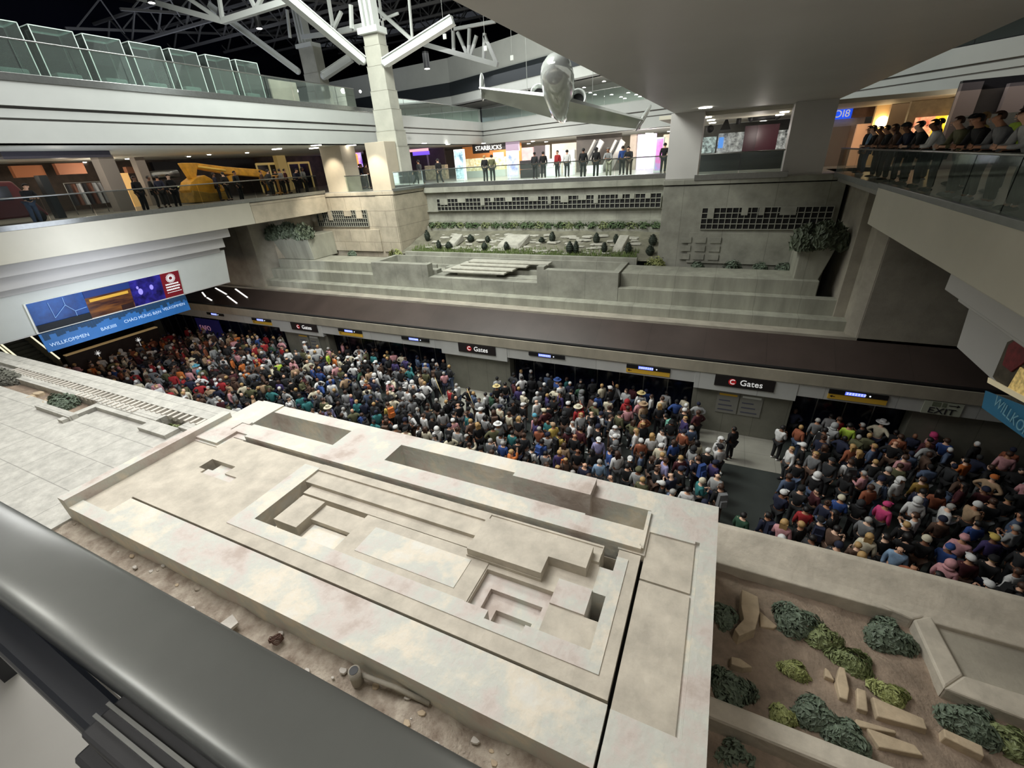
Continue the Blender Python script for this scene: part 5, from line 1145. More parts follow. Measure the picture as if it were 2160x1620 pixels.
MB().box((q.x - .38, q.y - .38, MZ + .15), (q.x + .38, q.y + .38, MZ + .22)).build('shelf', MATS['pine'], t); MB().box((q.x - .38, q.y - .38, MZ + 1.35), (q.x + .38, q.y + .38, MZ + 1.42)).build('top', MATS['pine'], t)
# ---- shop seen through the right block opening
t = thing('gift_shop', (PY(1570, 350, 36).x, 36, MZ), 'gift shop with lit shelves and maroon panels seen through the right opening', 'shop')
pbox('back_wall', (1455, 268), (1700, 300), 38, .2, mat('shop_grey', srgb(92, 90, 86), .6, var=.3, scale=1), parent=t, base=MZ)
pbox('maroon_panel', (1573, 266), (1598, 322), 35.5, .1, mat('maroon', srgb(78, 40, 52), .35), parent=t)
pbox('maroon_panel', (1600, 264), (1634, 321), 35.3, .1, mat('maroon2', srgb(88, 46, 58), .3), parent=t)
pbox('lit_case', (1516, 282), (1567, 322), 36, .2, mat('case_lit', srgb(200, 205, 200), .4, col2=srgb(60, 62, 62), scale=3.5, emit=.5), parent=t)
pbox('lit_case', (1480, 290), (1507, 322), 36.4, .2, mat('case_lit2', srgb(210, 230, 225), .4, col2=srgb(14, 30, 28), scale=4.5, emit=.5), parent=t)
pbox('lit_case', (1640, 275), (1656, 322), 36.4, .2, mat('case_lit3', srgb(225, 228, 222), .4, col2=srgb(20, 24, 22), scale=4.5, emit=.5), parent=t)
pbox('counter', (1475, 325), (1660, 345), 34, .6, DARKG, parent=t, base=MZ)
pbox('blue_tag', (1517, 290), (1524, 312), 35.8, .05, mat('tag_blue', srgb(90, 150, 230), .4, emit=.8), parent=t)
m = MB(); a, b = PY(1585, 249, 34), PY(1640, 244, 34); m.tube([a, b], .17, 10); m.ball(a, .2, 8, 6); m.ball(b, .2, 8, 6); tag(m.build('hanging_sign', BLACK), 'dark capsule shaped sign hanging at the top of the right opening', 'sign')
m = MB(); m.ball(PY(1498, 272, 34), .22, 10, 8); tag(m.build('hanging_ball', BLACK), 'dark round ball hanging at the left of the right opening', 'ornament')
m = MB(); a = PY(1532, 258, 34); m.hull8([(a.x - .3, 34, a.z - .4), (a.x + .3, 34, a.z - .4), (a.x + .3, 34.3, a.z - .4), (a.x - .3, 34.3, a.z - .4)], [(a.x - .05, 34.1, a.z + .2), (a.x + .05, 34.1, a.z + .2), (a.x + .05, 34.2, a.z + .2), (a.x - .05, 34.2, a.z + .2)]); m.tube([(a.x, 34.15, a.z + .2), (a.x, 34.15, CZ)], .02, 4); tag(m.build('bell_lamp', BLACK), 'dark bell shaped lamp hanging in the right opening', 'lamp')
m = MB(); m.tube([PY(1557, 262, 34), PY(1560, 244, 34)], .14, 10); tag(m.build('hanging_bottle', BLACK), 'dark bottle shaped ornament hanging in the right opening', 'ornament')
downlights([(1492, 247), (1500, 253), (1503, 259), (1645, 242), (1655, 236), (1610, 255), (1635, 254)], 14.1, 'round ceiling lamp in the gift shop behind the right opening', 'round lamps of the gift shop', r=.22)
S('ceiling_gift_shop', MB().box((-4, 28.4, 14.12), (9, 40, 14.3)), CREAM)
# ---- right mezzanine shops
pboxR = lambda nm, x0, y0, x1, y1, Y, m, lab, cat='wall', base=None: pbox(nm, (x0, y0), (x1, y1), Y, .3, m, lab, cat, base=base)
t = thing('blue_sign', tuple(PY(1777, 238, 34)), 'glowing blue shop sign with white characters beside the right pillar', 'sign')
pbox('panel', (1757, 231), (1801, 249), 34, .1, mat('sign_blue', srgb(30, 80, 220), .4, emit=.9), parent=t)
q = PY(1770, 241, 33.9); text('lettering', 'EOI8', tuple(q), .5, TXTW, t)
pboxR('storefront', 1752, 250, 1812, 300, 34.3, mat('sf_grey', srgb(176, 172, 166), .5, var=.1), 'pale grey shop wall under the blue sign', base=MZ)
pbox('doorway', (1758, 268), (1775, 345), 34.1, .1, mat('door_grey', srgb(128, 118, 112), .5), 'framed grey doorway below the blue sign', 'door', base=MZ)
pboxR('storefront', 1802, 226, 1858, 244, 33.8, mat('sf_brown', srgb(112, 84, 70), .6, var=.3), 'brown textured shop header right of the blue sign')
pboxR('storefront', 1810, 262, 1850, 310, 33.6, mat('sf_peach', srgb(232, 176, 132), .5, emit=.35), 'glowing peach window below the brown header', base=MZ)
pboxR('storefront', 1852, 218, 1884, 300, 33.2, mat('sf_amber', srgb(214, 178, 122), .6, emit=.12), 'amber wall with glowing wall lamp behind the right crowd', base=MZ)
o = MB().ball(PY(1860, 257, 33.0), .28, 12, 8).build('wall_lamp', LAMPO); tag(o, 'glowing amber wall lamp on the amber wall behind the right crowd', 'lamp')
pboxR('storefront', 1884, 214, 1930, 300, 32.8, mat('sf_tan', srgb(150, 130, 106), .6), 'tan wall section behind the right crowd', base=MZ)
pboxR('storefront', 1930, 195, 2032, 262, 31.5, mat('sf_ochre', srgb(112, 96, 68), .6, var=.3), 'ochre brown shop header with dark panel behind the right crowd')
pboxR('shop_window', 1934, 248, 1972, 290, 31.3, mat('sf_snack', srgb(250, 200, 150), .5, col2=srgb(200, 90, 60), scale=3, emit=.9), 'bright peach menu window behind the right crowd', 'window')
pboxR('shop_window', 1976, 245, 2000, 285, 31.2, mat('sf_yellow', srgb(250, 200, 40), .5, emit=1.0), 'bright yellow panel behind the right crowd', 'window')
pboxR('shop_window', 2002, 243, 2026, 262, 31.1, mat('sf_white', srgb(255, 250, 235), .5, emit=1.6), 'bright white panel right of the yellow panel', 'window')
pboxR('storefront', 2032, 170, 2300, 320, 27, mat('sf_dark', srgb(44, 42, 46), .5, var=.2), 'dark shop front with grey posts at the far right', base=MZ)
for i, x in enumerate((2040, 2140)):
    pbox('square_pillar', (x - 8, 175), (x + 8, 250), 26.6, .3, mat('post_grey', srgb(130, 120, 122), .5), ['grey post of the dark shop front, left one', 'grey post of the dark shop front, right one'][i], 'pillar', base=MZ)
pbox('counter_rail', (2030, 245), (2300, 262), 26.0, .3, STEEL, 'grey metal band crossing the dark shop front at the far right', 'rail')
o = MB().ball(PY(1957, 163, UR0.y - 1), .14, 10, 8).build('camera_dome', BLACK); tag(o, 'small dark security dome on the upper right fascia', 'camera')
o = MB().ball(PX(1025, 263, -24.35), .14, 10, 8).build('camera_dome', BLACK); tag(o, 'small dark security dome on the far white fascia left of the jet', 'camera')
S('wall_behind_right', MB().box((8, 36, MZ), (26, 36.3, CZ)), CREAM)
# ================================================================ PEOPLE
def skin(chains, lvl=1):
    # chains: list of [(parent_index or None, (x,y,z), r)...] as one graph
    me = bpy.data.meshes.new('tmp'); vs = [c[1] for c in chains]; es = [(c[0], i) for i, c in enumerate(chains) if c[0] is not None]
    me.from_pydata(vs, es, []); o = bpy.data.objects.new('tmp', me); C.objects.link(o)
    sk = o.modifiers.new('s', 'SKIN'); sk.use_smooth_shade = True
    for i, c in enumerate(chains):
        r = c[2] if hasattr(c[2], '__len__') else (c[2], c[2])
        me.skin_vertices[0].data[i].radius = r
        me.skin_vertices[0].data[i].use_root = (i == 0)
    if lvl:
        sb = o.modifiers.new('d', 'SUBSURF'); sb.levels = lvl; sb.render_levels = lvl
    bpy.context.view_layer.update()
    res = bpy.data.meshes.new_from_object(o.evaluated_get(bpy.context.evaluated_depsgraph_get()))
    bpy.data.objects.remove(o); bpy.data.meshes.remove(me)
    return res
def pose(kind):
    # returns joint positions (person faces +Y, 1.72 m tall)
    J = dict(pel=(0, 0, .95), wai=(0, 0, 1.1), che=(0, .0, 1.3), nec=(0, -.01, 1.45), neh=(0, .01, 1.53), hea=(0, .02, 1.6), top=(0, .015, 1.66))
    for s, n in ((-1, 'l'), (1, 'r')):
        J['sh' + n] = (s * .165, -.01, 1.39); J['el' + n] = (s * .215, -.03, 1.13); J['wr' + n] = (s * .22, .06, .9); J['ha' + n] = (s * .215, .09, .83)
        J['hp' + n] = (s * .085, 0, .88); J['kn' + n] = (s * .1, .02, .5); J['an' + n] = (s * .105, -.02, .1); J['to' + n] = (s * .115, .11, .045)
    if kind == 1:   # phone held in front
        for s, n in ((-1, 'l'), (1, 'r')):
            J['el' + n] = (s * .2, .02, 1.14); J['wr' + n] = (s * .09, .24, 1.2); J['ha' + n] = (s * .05, .29, 1.26)
        J['hea'] = (0, .05, 1.59); J['top'] = (0, .07, 1.65)
    if kind == 2:   # one arm raised
        J['elr'] = (.26, .08, 1.5); J['wrr'] = (.2, .14, 1.72); J['har'] = (.19, .15, 1.8)
    if kind == 3:   # hands on hips, legs apart
        for s, n in ((-1, 'l'), (1, 'r')):
            J['el' + n] = (s * .34, -.06, 1.2); J['wr' + n] = (s * .17, .03, 1.03); J['ha' + n] = (s * .12, .07, 1.0)
            J['an' + n] = (s * .2, -.02, .1); J['kn' + n] = (s * .15, .02, .5); J['to' + n] = (s * .22, .11, .045)
    if kind == 4:   # walking
        J['knl'] = (-.09, .15, .52); J['anl'] = (-.09, .12, .12); J['tol'] = (-.09, .25, .06); J['knr'] = (.09, -.06, .5); J['anr'] = (.09, -.3, .15); J['tor'] = (.09, -.2, .05)
        J['wrl'] = (-.2, -.14, .9); J['hal'] = (-.2, -.16, .83); J['wrr'] = (.2, .2, .95); J['har'] = (.2, .25, .9)
    if kind == 5:   # leaning forward on a rail
        for k_ in ('wai', 'che', 'nec', 'neh', 'hea', 'top'): x, y, z = J[k_]; J[k_] = (x, y + (z - .95) * .45, z - (z - .95) * .12)
        for s, n in ((-1, 'l'), (1, 'r')): J['sh' + n] = (s * .165, .2, 1.33); J['el' + n] = (s * .22, .28, 1.06); J['wr' + n] = (s * .12, .46, 1.06); J['ha' + n] = (s * .07, .52, 1.07)
    return J
def person_meshes(kind, lvl=1, fat=1.0):
    J = pose(kind); g = []
    def add(p, j, r): g.append((p, J[j], r)); return len(g) - 1
    pel = add(None, 'pel', .125 * fat); wai = add(pel, 'wai', .115 * fat); che = add(wai, 'che', .13 * fat); nec = add(che, 'nec', .075); neh = add(nec, 'neh', .052); hea = add(neh, 'hea', (.082, .092)); add(hea, 'top', (.066, .074))
    for n in 'lr':
        a = add(che, 'sh' + n, .062); a = add(a, 'el' + n, .043); a = add(a, 'wr' + n, .028); a = add(a, 'ha' + n, .03)
        b = add(pel, 'hp' + n, .085); b = add(b, 'kn' + n, .058); b = add(b, 'an' + n, .04); add(b, 'to' + n, (.035, .035))
    body = skin(g, lvl)
    # five fingers per hand, a nose and ears merged into the same body mesh
    mb = MB()
    for n, s in (('l', -1), ('r', 1)):
        w_ = Vector(J['wr' + n]); h = Vector(J['ha' + n]); d = (h - w_).normalized(); side = d.cross(Vector((s, 0, 0)))
        if side.length < .1: side = Vector((0, 0, 1))
        side.normalize(); base = h + d * .012
        for k_ in range(4):
            o_ = side * (-.027 + k_ * .018); L_ = (.055, .065, .062, .05)[k_]
            mb.tube([base + o_, base + o_ * 1.1 + d * L_ * .55, base + o_ * 1.1 + d * L_ - Vector((s * .012, 0, 0))], .0085, 5, 0, .006)
        mb.tube([h - side * .02 - d * .02, h - side * .045 + d * .01, h - side * .05 + d * .035], .0095, 5, 0, .007)
    hd = Vector(J['hea']) + Vector((0, 0, .0))
    mb.add([hd + Vector((-.014, .088, -.02)), hd + Vector((.014, .088, -.02)), hd + Vector((0, .086, .02)), hd + Vector((0, .116, -.014))], [(0, 1, 3), (1, 2, 3), (2, 0, 3), (0, 2, 1)], 0, True)
    for s in (-1, 1): mb.ball(hd + Vector((s * .086, 0, 0)), (.012, .022, .032), 6, 4)
    for s in (-1, 1): mb.ball(hd + Vector((s * .032, .084, .014)), (.011, .008, .007), 6, 4, 1)
    mb.box(hd + Vector((-.024, .083, -.05)), hd + Vector((.024, .09, -.043)), 2)
    bm = bmesh.new(); bm.from_mesh(body); t2 = bpy.data.meshes.new('t'); t2.from_pydata(mb.v, [], mb.f); t2.polygons.foreach_set('material_index', mb.m); bm.from_mesh(t2)
    bm.to_mesh(body); bm.free(); bpy.data.meshes.remove(t2); body.materials.clear()
    for _ in range(3): body.materials.append(None)
    # shirt
    g = []; che_r = .155 * fat
    def put(p, pos, r): g.append((p, pos, r)); return len(g) - 1
    pe = Vector(J['pel']); a0 = put(None, J['che'], che_r); a1 = put(a0, J['wai'], .142 * fat); put(a1, tuple(pe - Vector((0, 0, .03))), .15 * fat)
    nk = Vector(J['nec']) + Vector((0, 0, -.005)); put(a0, tuple(nk), .082)
    for n in 'lr':
        b = put(a0, J['sh' + n], .078); b = put(b, J['el' + n], .058); w_ = Vector(J['wr' + n]); e = Vector(J['el' + n]); put(b, tuple(e + (w_ - e) * .9), .042)
    shirt = skin(g, lvl); shirt.materials.clear(); shirt.materials.append(None)
    g = []; a0 = put(None, tuple(pe - Vector((0, 0, .02))), .138 * fat)
    for n in 'lr':
        b = put(a0, J['hp' + n], .1); b = put(b, J['kn' + n], .074); put(b, tuple(Vector(J['an' + n]) + Vector((0, 0, .0))), .06)
    trou = skin(g, lvl); trou.materials.clear(); trou.materials.append(None)
    mb = MB()
    for n in 'lr':
        a, b = Vector(J['an' + n]), Vector(J['to' + n]); c = (a + b) / 2; c.z = max(.05, b.z)
        mb.ball((c.x, c.y + .01, c.z), (.05, .135, .052), 8, 5)
    shoes = bpy.data.meshes.new('shoes'); shoes.from_pydata(mb.v, [], mb.f); shoes.materials.append(None)
    for p in shoes.polygons: p.use_smooth = True
    return dict(body=body, shirt=shirt, trousers=trou, shoes=shoes, head=Vector(J['hea']) + Vector((0, 0, .01)), back=Vector(J['che']))
PM = [person_meshes(k_) for k_ in range(6)] + [person_meshes(0, 1, 1.18)]
def simple(name, mb):
    me = bpy.data.meshes.new(name); me.from_pydata(mb.v, [], mb.f); me.materials.append(None)
    if max(mb.m) > 0: me.materials.append(None)
    me.polygons.foreach_set('material_index', mb.m); me.polygons.foreach_set('use_smooth', mb.sm)
    return me
# hair and headgear around the head centre
HG = {}
HG['short'] = simple('hair', MB().ball((0, -.02, .022), (.096, .106, .1), 14, 9, keep=lambda q: not (q.y > .02 and q.z < .045) and q.z > -.06))
HG['long'] = simple('hair', MB().ball((0, -.008, .02), (.102, .115, .108), 14, 9, keep=lambda q: not (q.y > .02 and q.z < .045)).hull8([(-.08, -.1, -.3), (.08, -.1, -.3), (.08, -.055, -.3), (-.08, -.055, -.3)], [(-.098, -.11, .03), (.098, -.11, .03), (.098, -.02, .03), (-.098, -.02, .03)]))
HG['bun'] = simple('hair', MB().ball((0, -.008, .022), (.1, .112, .106), 14, 9, keep=lambda q: not (q.y > .02 and q.z < .045)).ball((0, -.09, .1), .045, 8, 6))
HG['cap'] = simple('cap', MB().ball((0, -.005, .035), (.108, .12, .1), 14, 9, keep=lambda q: q.z > -.012).hull8([(-.075, .09, .045), (.075, .09, .045), (.055, .185, .03), (-.055, .185, .03)], [(-.075, .09, .058), (.075, .09, .058), (.055, .185, .04), (-.055, .185, .04)]))
HG['beanie'] = simple('beanie', MB().ball((0, -.008, .035), (.11, .122, .125), 14, 9, keep=lambda q: q.z > -.03))
HG['hat'] = simple('hat', MB().cyl((0, 0, .05), .2, .012, 20, 0, .19).cyl((0, 0, .06), .105, .1, 16, 0, .085))
HG['hood'] = simple('hood', MB().ball((0, -.012, .0), (.122, .14, .14), 14, 9, keep=lambda q: not (q.y > .06 and q.z < .08)).ball((0, -.06, -.12), (.13, .1, .07), 10, 6))
BPM = simple('backpack', MB().hull8([(-.15, -.3, -.28), (.15, -.3, -.28), (.16, -.15, -.3), (-.16, -.15, -.3)], [(-.12, -.26, .16), (.12, -.26, .16), (.13, -.15, .18), (-.13, -.15, .18)]).hull8([(-.1, -.36, -.26), (.1, -.36, -.26), (.11, -.3, -.26), (-.11, -.3, -.26)], [(-.09, -.34, -.04), (.09, -.34, -.04), (.1, -.28, -.04), (-.1, -.28, -.04)], 0)
    .tube([(-.1, -.15, .15), (-.12, -.02, .17), (-.12, .13, .08), (-.13, .12, -.1), (-.14, -.13, -.22)], .018, 5, 1).tube([(.1, -.15, .15), (.12, -.02, .17), (.12, .13, .08), (.13, .12, -.1), (.14, -.13, -.22)], .018, 5, 1))
COL = dict(white=(226, 226, 224), cream=(222, 212, 180), black=(24, 24, 28), charcoal=(52, 54, 58), grey=(122, 124, 126), lightgrey=(168, 170, 170), navy=(30, 38, 74), blue=(40, 78, 160), lightblue=(132, 168, 206), teal=(40, 128, 130), mint=(128, 214, 186), red=(186, 28, 34), maroon=(96, 28, 40), pink=(222, 150, 156), hotpink=(226, 50, 120), orange=(232, 116, 36), rust=(166, 84, 50), tan=(186, 150, 112), brown=(96, 68, 52), olive=(98, 98, 62), green=(40, 84, 58), yellow=(222, 190, 80), neon=(200, 240, 60), purple=(62, 48, 110), lavender=(160, 156, 208), straw=(226, 202, 130), gold=(176, 136, 50), blond=(200, 168, 110), cyan=(80, 176, 206), denim=(76, 96, 130))
def cm(n, rough=.85):
    r_, g_, b_ = COL[n]; l_ = (r_ + g_ + b_) / 3; k_ = .94 if l_ > 60 else .8
    return mat('cloth_' + n, srgb(*[(c * .8 + l_ * .2) * k_ for c in (r_, g_, b_)]), rough, var=.18, scale=9)
SKIN_ = [mat('skin_a', srgb(214, 168, 140), .55), mat('skin_b', srgb(178, 128, 98), .55), mat('skin_c', srgb(120, 80, 58), .55), mat('skin_d', srgb(226, 186, 160), .55)]
HAIRM = dict(black=mat('hair_black', srgb(22, 18, 18), .6), brown=mat('hair_brown', srgb(66, 44, 32), .6), blond=mat('hair_blond', srgb(176, 142, 92), .6), grey=mat('hair_grey', srgb(160, 158, 154), .6))
EYE = mat('eye_dark', srgb(20, 16, 14), .3); LIP = mat('lip', srgb(150, 82, 76), .5)
NAMEC = dict(lightgrey='light grey', lightblue='light blue', neon='neon yellow-green', hotpink='hot pink', denim='denim blue')
def nc(c): return NAMEC.get(c, c)
def setm(o, *ms):
    for i, m in enumerate(ms):
        o.material_slots[i].link = 'OBJECT'; o.material_slots[i].material = m
LABELS = {}
def person(loc, rz, top, gear, gearcol, trc, kind, place, seed, pack=None, packplace=None, label=None, scale=1.0, group=None):
    rr_ = random.Random(seed); P_ = PM[kind]
    b = bpy.data.objects.new('person', P_['body']); C.objects.link(b); b.location = loc; b.rotation_euler = (0, 0, rz); b.scale = (scale * 1.16, scale * 1.12, scale * 1.06)
    sk = SKIN_[rr_.randrange(4)]; setm(b, sk, EYE, LIP)
    for nm, key, m in (('shirt', 'shirt', cm(top)), ('trousers', 'trousers', cm(trc)), ('shoes', 'shoes', cm('white' if rr_.random() < .3 else 'black'))):
        c = bpy.data.objects.new(nm, P_[key]); C.objects.link(c); c.parent = b; setm(c, m)
    hair = rr_.choice(['black', 'brown', 'black', 'brown', 'blond', 'grey']) if gear not in ('short', 'long', 'bun') else gearcol
    if gear in ('cap', 'beanie', 'hat', 'hood'):
        c = bpy.data.objects.new(gear, HG[gear]); C.objects.link(c); c.parent = b; c.location = P_['head']; setm(c, cm(gearcol))
        if gear in ('cap', 'hat'):
            c = bpy.data.objects.new('hair', HG['short']); C.objects.link(c); c.parent = b; c.location = P_['head']; c.scale = (.97, .97, .93); setm(c, HAIRM[hair])
        look = '%s %s' % (nc(gearcol), {'hood': 'hood up', 'cap': 'cap', 'beanie': 'beanie', 'hat': 'brimmed hat'}[gear])
    elif gear == 'bald': look = 'bald head'
    else:
        c = bpy.data.objects.new('hair', HG[gear]); C.objects.link(c); c.parent = b; c.location = P_['head']; setm(c, HAIRM[hair])
        look = {'short': '%s short hair', 'long': '%s long hair', 'bun': '%s hair in a bun'}[gear] % gearcol
    b['category'] = 'person'; b['label'] = label or ('person with %s in %s top, %s' % (look, nc(top), place))
    if group: b['group'] = group
    if pack:
        k_ = bpy.data.objects.new('backpack', BPM); C.objects.link(k_)
        off = Matrix.Rotation(rz, 3, 'Z') @ (P_['back'] * scale * 1.07); k_.location = Vector(loc) + off; k_.rotation_euler = (0, 0, rz); k_.scale = (scale * 1.14,) * 3
        setm(k_, cm(pack), cm('black')); k_['category'] = 'backpack'; k_['label'] = '%s backpack on the person in %s top, %s' % (nc(pack), nc(top), place); k_['group'] = 'backpacks worn in the crowd'
    return b
# ---- the crowd on the platform: photographed people first (px, py of head top, top, headgear, its colour, pack)
CR = """865 868 white short black black|892 872 white short brown -|920 900 white hood white -|817 848 yellow short brown orange|753 753 white cap white -|732 751 black cap white -|792 760 lightgrey cap white -|770 731 white short brown -|863 764 teal short black -|917 751 grey short grey -|915 772 black short black brown|947 816 red cap black -|868 802 white hood white -|857 818 white short black -|820 803 pink cap white -|788 787 white hood white navy|762 792 white short brown -
1047 812 black hat straw -|1065 806 black short black -|987 816 black short black -|987 859 navy cap black -|1050 891 lightgrey hat white -|1073 868 cream short brown -|1102 850 black cap white -|1128 873 pink beanie cyan maroon|1148 862 maroon cap cream -|1198 786 white short brown -|1205 820 grey short black black|1227 822 grey hood grey -|1182 826 purple short black -|1175 798 blue hat blue -|1220 855 red hat cream red|1295 801 black cap white -|1360 808 white hat straw grey|1323 842 red hood red -|1325 856 pink short brown -|1405 872 black short black mint|1398 836 cream short brown -|1358 849 tan hat tan -
1080 908 teal short black -|1033 925 grey short grey -|1078 948 orange short blond -|1063 956 maroon short brown -|1122 942 white short black black|1143 926 blue short black blue|1150 952 grey short black -|1190 934 tan long brown -|1193 966 brown short blond orange|1233 975 navy bald navy -|1265 969 lightblue short grey -|1167 892 yellow cap tan -|1180 911 yellow short black black|1212 914 black bald navy -|1263 922 lavender cap white -|1298 916 charcoal cap white -|1312 927 grey hood grey black|1298 897 white hood white -|1330 962 charcoal cap white -|1353 926 rust cap white -|1347 986 lightgrey cap olive -|1395 936 cream cap white -|1405 966 lavender short brown -|1418 997 navy bald navy -|1398 906 white short black -|1420 1032 denim short grey -
1445 861 black cap white -|1522 921 white hood white -|1480 1009 teal beanie cream -|1452 1027 white short black -|1475 962 navy short brown blue|1550 900 black short black -|1522 1021 black short brown grey|1652 897 white short black -|1672 942 white short blond -|1697 934 black cap white -|1667 999 denim short brown -|1653 1034 navy cap white -|1727 882 grey short grey -|1795 892 neon short black -|1743 902 white short black black|1762 892 lightgrey hood lightgrey -|1773 879 red short brown -|1863 887 cream hat white -|1823 892 charcoal short grey -|1847 936 denim short blond -|1892 929 black bald tan -|1903 916 rust short brown -|1973 912 pink hood hotpink -|1993 922 blue short brown -|2023 922 maroon short black -|1797 969 white short brown charcoal|1913 959 pink short brown -|2043 966 orange short black -|2133 952 pink short brown -|1903 1006 white hood white -|1727 996 black hood white -|1777 1046 blue beanie cream -|1940 1049 white hood white -|2007 1062 white short grey -|1873 1059 hotpink cap hotpink -|2063 1059 tan beanie white -|1703 1069 red short black -|1950 1006 gold short brown -|2100 1002 tan cap orange -|1840 1022 rust short brown -
1570 1081 green short black -|1622 1081 navy short black navy|1653 1132 black beanie white -|1717 1129 charcoal short black -|1767 1109 brown short black -|1837 1126 cream long blond -|1873 1126 black short black -|1903 1151 lightblue bald tan -|1930 1191 rust bald tan -|1958 1132 black beanie cream -|2007 1149 blue cap blue -|2037 1166 maroon cap white -|2010 1182 pink hood pink -|2103 1129 purple cap yellow -|2038 1129 pink cap pink -|2067 1099 blue short black -|2150 1109 lightgrey short grey -|1937 1082 white short brown -|2153 1199 white short brown -
137 769 pink cap white -|230 806 red short black -|237 776 blue short brown -|252 736 white hood white -|422 719 pink short brown -|440 712 white short black -|340 716 orange short brown -|467 752 white short brown -|403 756 cream hat cream -|413 769 cyan hat cyan -|520 739 white short black -|533 726 red short black -|593 729 red short black -|490 732 red cap white -|583 762 neon short grey -|602 749 black cap white -|688 742 neon short black -|703 749 orange short black -|552 769 charcoal cap white -|607 836 white short black black|693 792 blue short grey -|490 796 brown hood brown -|480 819 pink short brown -|393 842 cream short blond -|350 839 white short black -|423 859 hotpink short black -|520 849 cream short brown -|680 839 olive short brown -|690 856 lavender hat cream -|553 719 red short black -|300 720 orange short blond -|370 735 rust short brown -|610 800 black short black -|655 770 blue short brown -|560 700 blue short grey -|640 720 white cap white -"""
PICK = []
for rec in CR.replace('\n', '|').split('|'):
    f = rec.split(); PICK.append((float(f[0]), float(f[1]), f[2], f[3], f[4], None if f[5] == '-' else f[5]))
def zone(px, py, x, y):
    if px > 1545:
        zs = 'right of the floor gap, ' if x < 3.2 else ''
        if x > 7.3 and y > 14: return 'below the EXIT sign'
        if y > 16.5: return 'under the right yellow display'
        if y < 11.3: return 'against the garden wall'
        return 'in the dim right-hand crowd'
    if px > 1360: return 'left of the right C Gates sign' if y > 15.6 else 'near the right corner of the concrete structure'
    if px > 1100: return 'in front of the middle train doors' if y > 16.6 else 'behind the concrete structure, right of its centre'
    if px > 905: return 'below the middle C Gates sign' if y > 16.6 else 'behind the concrete structure, near its centre'
    if px > 690: return 'between the left and middle C Gates signs' if y > 16.4 else 'behind the left notch of the concrete structure'
    if px > 450: return 'below the left C Gates sign' if y > 16 else 'beyond the corner of the pale terrace'
    return 'under the end of the blue banner' if px > 300 else 'near the lit escalators'
placed = []
def blocked(x, y, r=.42):
    return any((x - a) ** 2 + (y - b) ** 2 < r * r for a, b in placed)
def facing(x, rr_):
    return rr_.gauss(0, .7) + (PI if rr_.random() < .14 else 0)
used = {}
REL = ['directly behind', 'just left of', 'just right of', 'directly in front of']
def relation(x, y, exclude=None):
    best = None
    for (a, b, d) in anchors:
        q = (x - a) ** 2 + (y - b) ** 2
        if q > 1e-6 and (best is None or q < best[0]): best = (q, a, b, d)
    if not best: return ''
    _, a, b, d = best
    if abs(x - a) > abs(y - b): r = 'right of' if x > a else 'left of'
    else: r = 'behind' if y > b else 'in front of'
    return '%s the %s' % (r, d)
anchors = []
seed = 0
rrr = random.Random(77)
TR = ['black', 'black', 'charcoal', 'navy', 'denim', 'black', 'grey', 'brown']
plan = []
for (px, py, top, gear, gc, pack) in PICK:
    sc_ = rrr.uniform(.94, 1.04); q = PZ(px, py, 1.84 * sc_); x, y = q.x, q.y
    for _ in range(40):
        if not blocked(x, y, .44): break
        x += rrr.uniform(-.14, .14); y += rrr.uniform(-.16, .16)
    if y > YF + .2: y = YF - .35 - rrr.uniform(0, .5)
    placed.append((x, y)); plan.append([x, y, px, py, top, gear, gc, pack, sc_, True])
    if gc not in ('black', 'brown') or top in ('red', 'orange', 'neon', 'teal', 'hotpink', 'yellow', 'gold', 'lavender', 'lightblue'):
        anchors.append((x, y, 'person in %s with %s' % (nc(top), {'short': gc + ' hair', 'long': 'long %s hair' % gc, 'bald': 'bald head'}.get(gear, nc(gc) + ' ' + gear))))
TOPS = ['black', 'black', 'charcoal', 'white', 'black', 'lightgrey', 'grey', 'charcoal', 'white', 'black', 'cream', 'navy', 'black', 'grey', 'brown', 'charcoal', 'lightgrey', 'white', 'olive', 'denim', 'maroon', 'tan', 'black', 'rust', 'green', 'white', 'pink', 'purple', 'cream', 'blue', 'teal', 'black', 'charcoal']
TOPSR = ['black', 'black', 'charcoal', 'black', 'navy', 'brown', 'black', 'charcoal', 'maroon', 'olive', 'black', 'rust', 'charcoal', 'pink', 'grey', 'black', 'navy', 'brown', 'lightgrey', 'denim']
TOPSL = ['rust', 'tan', 'brown', 'white', 'black', 'grey', 'black', 'pink', 'cream', 'maroon', 'charcoal', 'orange', 'lightgrey', 'navy', 'olive', 'red', 'white', 'brown']
GEARS = [('short', 'black'), ('short', 'brown'), ('short', 'black'), ('long', 'black'), ('long', 'brown'), ('bun', 'brown'), ('short', 'blond'), ('long', 'blond'), ('short', 'grey'), ('cap', 'black'), ('cap', 'white'), ('hood', 'charcoal'), ('beanie', 'navy'), ('cap', 'navy'), ('bald', 'tan')]
def openfloor(px, py, x, y):
    # places the photograph shows free of people
    if y > YF - .35: return not any(a - .1 < x < b + .1 for a, b in SEG) and y < YF + .5 
    g = 1
    if -1.0 < x < 4.3 and y > 17.3 and x > .2: return False       # light tiles below the right sign
    if 1.2 < x < 3.0 + (y - 12) * .16 and 10.5 < y <= 17.4: return False  # dark aisle beside the right crowd
    if -13.9 < x < -10.6 and y > 18.0: return False               # light tiles below the middle sign
    if -13.6 < x < -12.6 and 15.8 < y < 18.2: return False
    if -28.5 < x < -25.6 and y > 19.2: return False
    return True
tries = 0; fill = []
